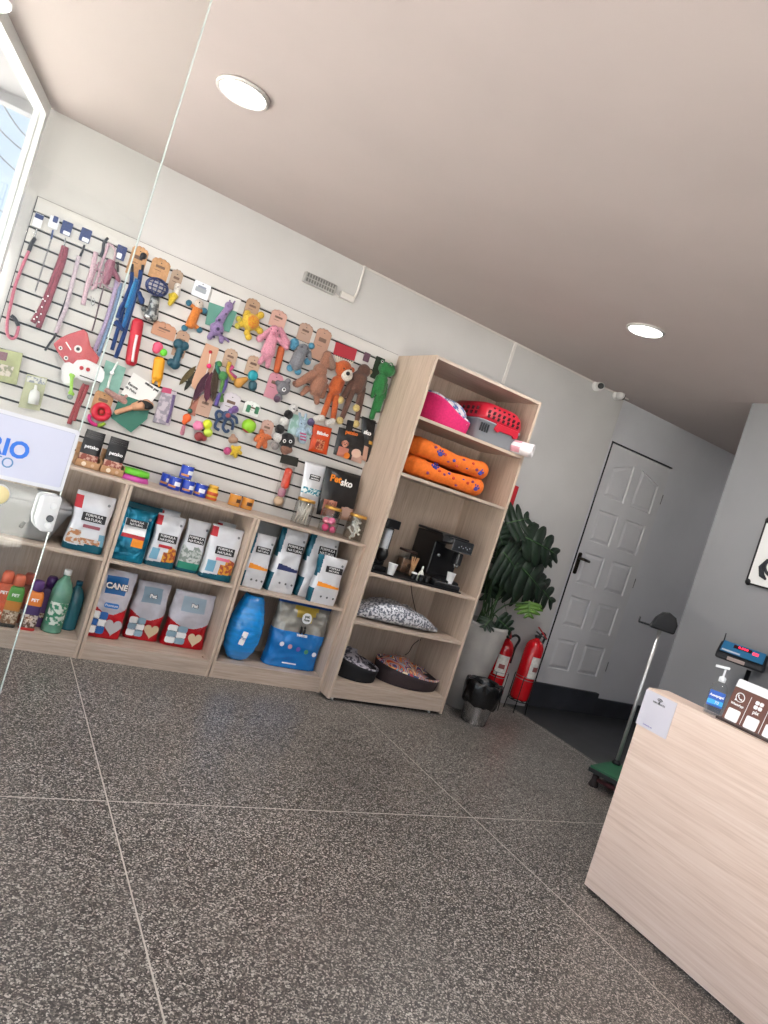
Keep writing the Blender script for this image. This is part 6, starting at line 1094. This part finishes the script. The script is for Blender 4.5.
# ================================================================== GLASS DOOR LEAF, ITS LOCK AND THE SIGN
gx, gy = .184, 1.690; e = Vector((-math.cos(math.radians(15)), -math.sin(math.radians(15)), 0)); Wg = 1.12
g = bpy.data.objects.new('door_2', None); C.objects.link(g); g.location = (gx, gy, 0); g.rotation_euler = (0, 0, math.radians(15)); g['kind'] = 'structure'     # local -x runs into the leaf, -y faces the viewer
MB().box(-Wg, 0, -.0032, .0032, .012, 2.62).build('glass_leaf', M_GLASS, g)
MB().box(-.0008, .0002, -.0034, .0034, .013, 2.619).build('polished_edge', mat('#a9b3b0', .25), g)
for z in (.012, 2.55): MB().box(-Wg, -Wg+.14, -.014, .014, z, z+.06).build('pivot_fitting', CHROME, g, bevel=.003)
LW = mat('#c9cbcd', .35)
def GP_(px, py):      # photo point onto the leaf's plane, local coordinates
    d = ray(px, py); n_ = Vector((math.sin(math.radians(15)), -math.cos(math.radians(15)), 0)); t_ = (Vector((gx, gy, 0))-EYE).dot(n_)/d.dot(n_); P = EYE+d*t_-Vector((gx, gy, 0)); return Vector((P.dot(Vector((math.cos(math.radians(15)), math.sin(math.radians(15)), 0))), P.z))
l0, l1, l2, l3 = GP_(43, 495), GP_(59, 498), GP_(47, 531), GP_(33, 524)
mb = MB(); zt2, zb2 = GP_(52, 494).y, GP_(42, 531).y; wl = abs(GP_(33, 515).x); pass
ol = [(0, zb2+.004), (0, zt2-.003), (-.004, zt2)]+[(-wl*.62-(wl*.38)*math.sin(q), zt2-.012+(.012)*math.cos(q)) for q in [PI/2*j/6 for j in range(7)]]+[(-wl, zb2+.03), (-wl+.006, zb2+.014), (-wl*.6, zb2+.002)]
MB().plate([(x, z) for x, z in ol], -.022, -.0045).build('lock_case', LW, g, bevel=.005); MB().plate(ol, .0045, .02).build('lock_case', LW, g, bevel=.005)
zc_ = (zt2+zb2)/2
MB().lathe([(.0075, 0), (.0075, .004), (.006, .005)], (-.016, -.022, zc_-.008), 20, T=Matrix.Rotation(PI/2, 3, 'X')).build('lock_cylinder', mat('#55585c', .3, .8), g)
for z in (zc_+.02, zc_-.024): MB().lathe([(.007, 0), (.006, .002)], (-.015, -.022, z), 18, T=Matrix.Rotation(PI/2, 3, 'X')).build('screw_cap', mat('#d5d7d9', .4), g)
h_ = GP_(-6, 491); MB().lathe([(.008, 0), (.008, .02), (.020, .022), (.022, .028), (.019, .033), (.006, .034)], (h_.x, -.004, h_.y), 28, T=Matrix.Rotation(PI/2, 3, 'X'), mf=lambda i, j: 1 if i > 3 else 0).build('door_knob', [LW, mat('#dccf9c', .4)], g)
s0, s1 = GP_(78, 430.5), GP_(59, 491); o = thing('hours_sign', 'white opening hours sign with blue lettering stuck on the glass door', 'sign', (gx, gy, s1.y), math.radians(15)); hs = s0.y-s1.y; ws_ = .30
MB().plate(rrect(-ws_/2-.001, hs/2, ws_, hs, .006), -.0060, -.0045).build('sign_plate', mat('#cdcfd6', .4), o); MB().plate(rrect(-ws_/2-.001, hs/2, ws_-.016, hs-.016, .003), -.0066, -.0060).build('sign_sheet', mat('#bfc3d6', .5), o)
mb = MB()
for k in range(44): mb.box(-.0085-.0006, -.0085+.0006, -.0069, -.0066, .010+k*(hs-.02)/44, .0118+k*(hs-.02)/44)
for k in range(80): mb.box(-.012-k*.0035-.0018, -.012-k*.0035, -.0069, -.0066, hs-.0092, hs-.0082)
mb.build('dotted_border', mat('#8f96a6', .5), o)
r_ = GP_(27, 453); z1 = r_.y-s1.y; text('HORÁRIO', .0485, mat('#2f6fd0', .5), o, (r_.x+.002, -.0068, z1+.001), bold=.0016, align='RIGHT'); r2 = GP_(12.3, 464); text('ATENDIMENTO', .031, mat('#5a84b0', .5), o, (r2.x+.001, -.0068, r2.y-s1.y), align='RIGHT')
# ================================================================== OUTSIDE
st = MB(); st.box(-14, -.2, -12, 22, -.14, -.122); st.box(-.2, 14, -12, -1.9, -.14, -.122)
struct(st.build('ground', mat('#b5b2ad', .9, var=.12, scale=1.2)))
can_ = MB(); P0 = PZ(47, 110, 2.75); can_.plate([(-.12, 4.52), (-1.62, -1.4), (-2.6, -1.4), (-2.6, 4.52)], 2.755, 2.80, T=lambda x, y, z: (x, z, y)); can_.box(-2.6, -.12, 4.50, 4.58, 2.70, 2.86)
struct(can_.build('trim_3', mat('#8c8d93', .6)))
bl = thing('neighbour_building', 'pale building with a parapet seen low through the left window', 'building', (-3.2, 17, -.14))
MB().box(-2.4, 2.2, 0, 5, 0, 4.3).build('facade', mat('#cfd0cf', .8), bl); MB().box(-2.5, 2.3, -.1, 5.1, 4.3, 4.5).build('parapet', mat('#dcdcda', .8), bl)
for k in range(3): MB().box(-1.9+k*1.4, -1.0+k*1.4, -.03, .02, 1.6, 3.0).build('window', mat('#5c6d7a', .2), bl)
def wire(label, a, b, Y): A, B = PY(*a, Y), PY(*b, Y+1.5); d_ = B-A; A -= d_*1.2; B += d_*1.2; q = MB().tube([A.lerp(B, i/14)-Vector((0, 0, .35*math.sin(PI*i/14))) for i in range(15)], .012, seg=5).build('power_line', mat('#6d7278', .7)); tag(q, label, 'power line', 'power lines in the sky')
for a_, b_, Y_, lb in (((0, 103), (40, 141), 13, 'uppermost power line crossing the left window'), ((0, 130), (37, 165), 13.4, 'second power line down in the left window'), ((20, 104), (44, 130), 14, 'short power line at the top right of the window'), ((0, 182), (18, 199), 12.5, 'power line across the lower sky'), ((0, 203), (17, 207), 12.2, 'nearly level power line low in the window'), ((0, 196), (12, 226), 16.5, 'steep power line low in the window')): wire(lb, a_, b_, Y_)
# ================================================================== CAMERA, WORLD, LIGHT
cam = bpy.data.cameras.new('cam'); co = bpy.data.objects.new('camera', cam); C.objects.link(co)
R3 = Matrix((RM[0], -RM[1], -RM[2])).transposed(); co.matrix_world = Matrix.Translation(EYE) @ R3.to_4x4()
cam.sensor_fit = 'HORIZONTAL'; cam.sensor_width = 36; cam.lens = FPX/768*36; cam.clip_start = .02; bpy.context.scene.camera = co
w = bpy.data.worlds.new('world'); bpy.context.scene.world = w; w.use_nodes = True; nt = w.node_tree; bg = nt.nodes['Background']
tc = nt.nodes.new('ShaderNodeTexCoord'); sp = nt.nodes.new('ShaderNodeSeparateXYZ'); r = nt.nodes.new('ShaderNodeValToRGB'); n = nt.nodes.new('ShaderNodeTexNoise'); n.inputs['Scale'].default_value = 3.5; n.inputs['Detail'].default_value = 5
ad = nt.nodes.new('ShaderNodeMath'); ad.operation = 'MULTIPLY_ADD'; ad.inputs[1].default_value = .25
nt.links.new(tc.outputs['Generated'], sp.inputs[0]); nt.links.new(tc.outputs['Generated'], n.inputs['Vector']); nt.links.new(n.outputs['Fac'], ad.inputs[0]); nt.links.new(sp.outputs[2], ad.inputs[2]); nt.links.new(ad.outputs[0], r.inputs[0])
r.color_ramp.elements[0].position = .1; r.color_ramp.elements[0].color = (.80, .88, 1, 1); r.color_ramp.elements[1].position = .75; r.color_ramp.elements[1].color = (.42, .64, .95, 1)
nt.links.new(r.outputs[0], bg.inputs[0]); bg.inputs[1].default_value = .75
S = bpy.data.lights.new('sun', 'SUN'); S.energy = 29; S.angle = .05; S.color = (1, .96, .92); so = bpy.data.objects.new('sun', S); C.objects.link(so); so.rotation_euler = Vector((-.28, .30, .9)).to_track_quat('Z', 'Y').to_euler()
vs = bpy.context.scene.view_settings; bpy.context.scene.display_settings.display_device = 'sRGB'; vs.view_transform = 'Standard'; vs.look = 'None'; vs.gamma = 1; vs.use_curve_mapping = False; vs.exposure = 1.2
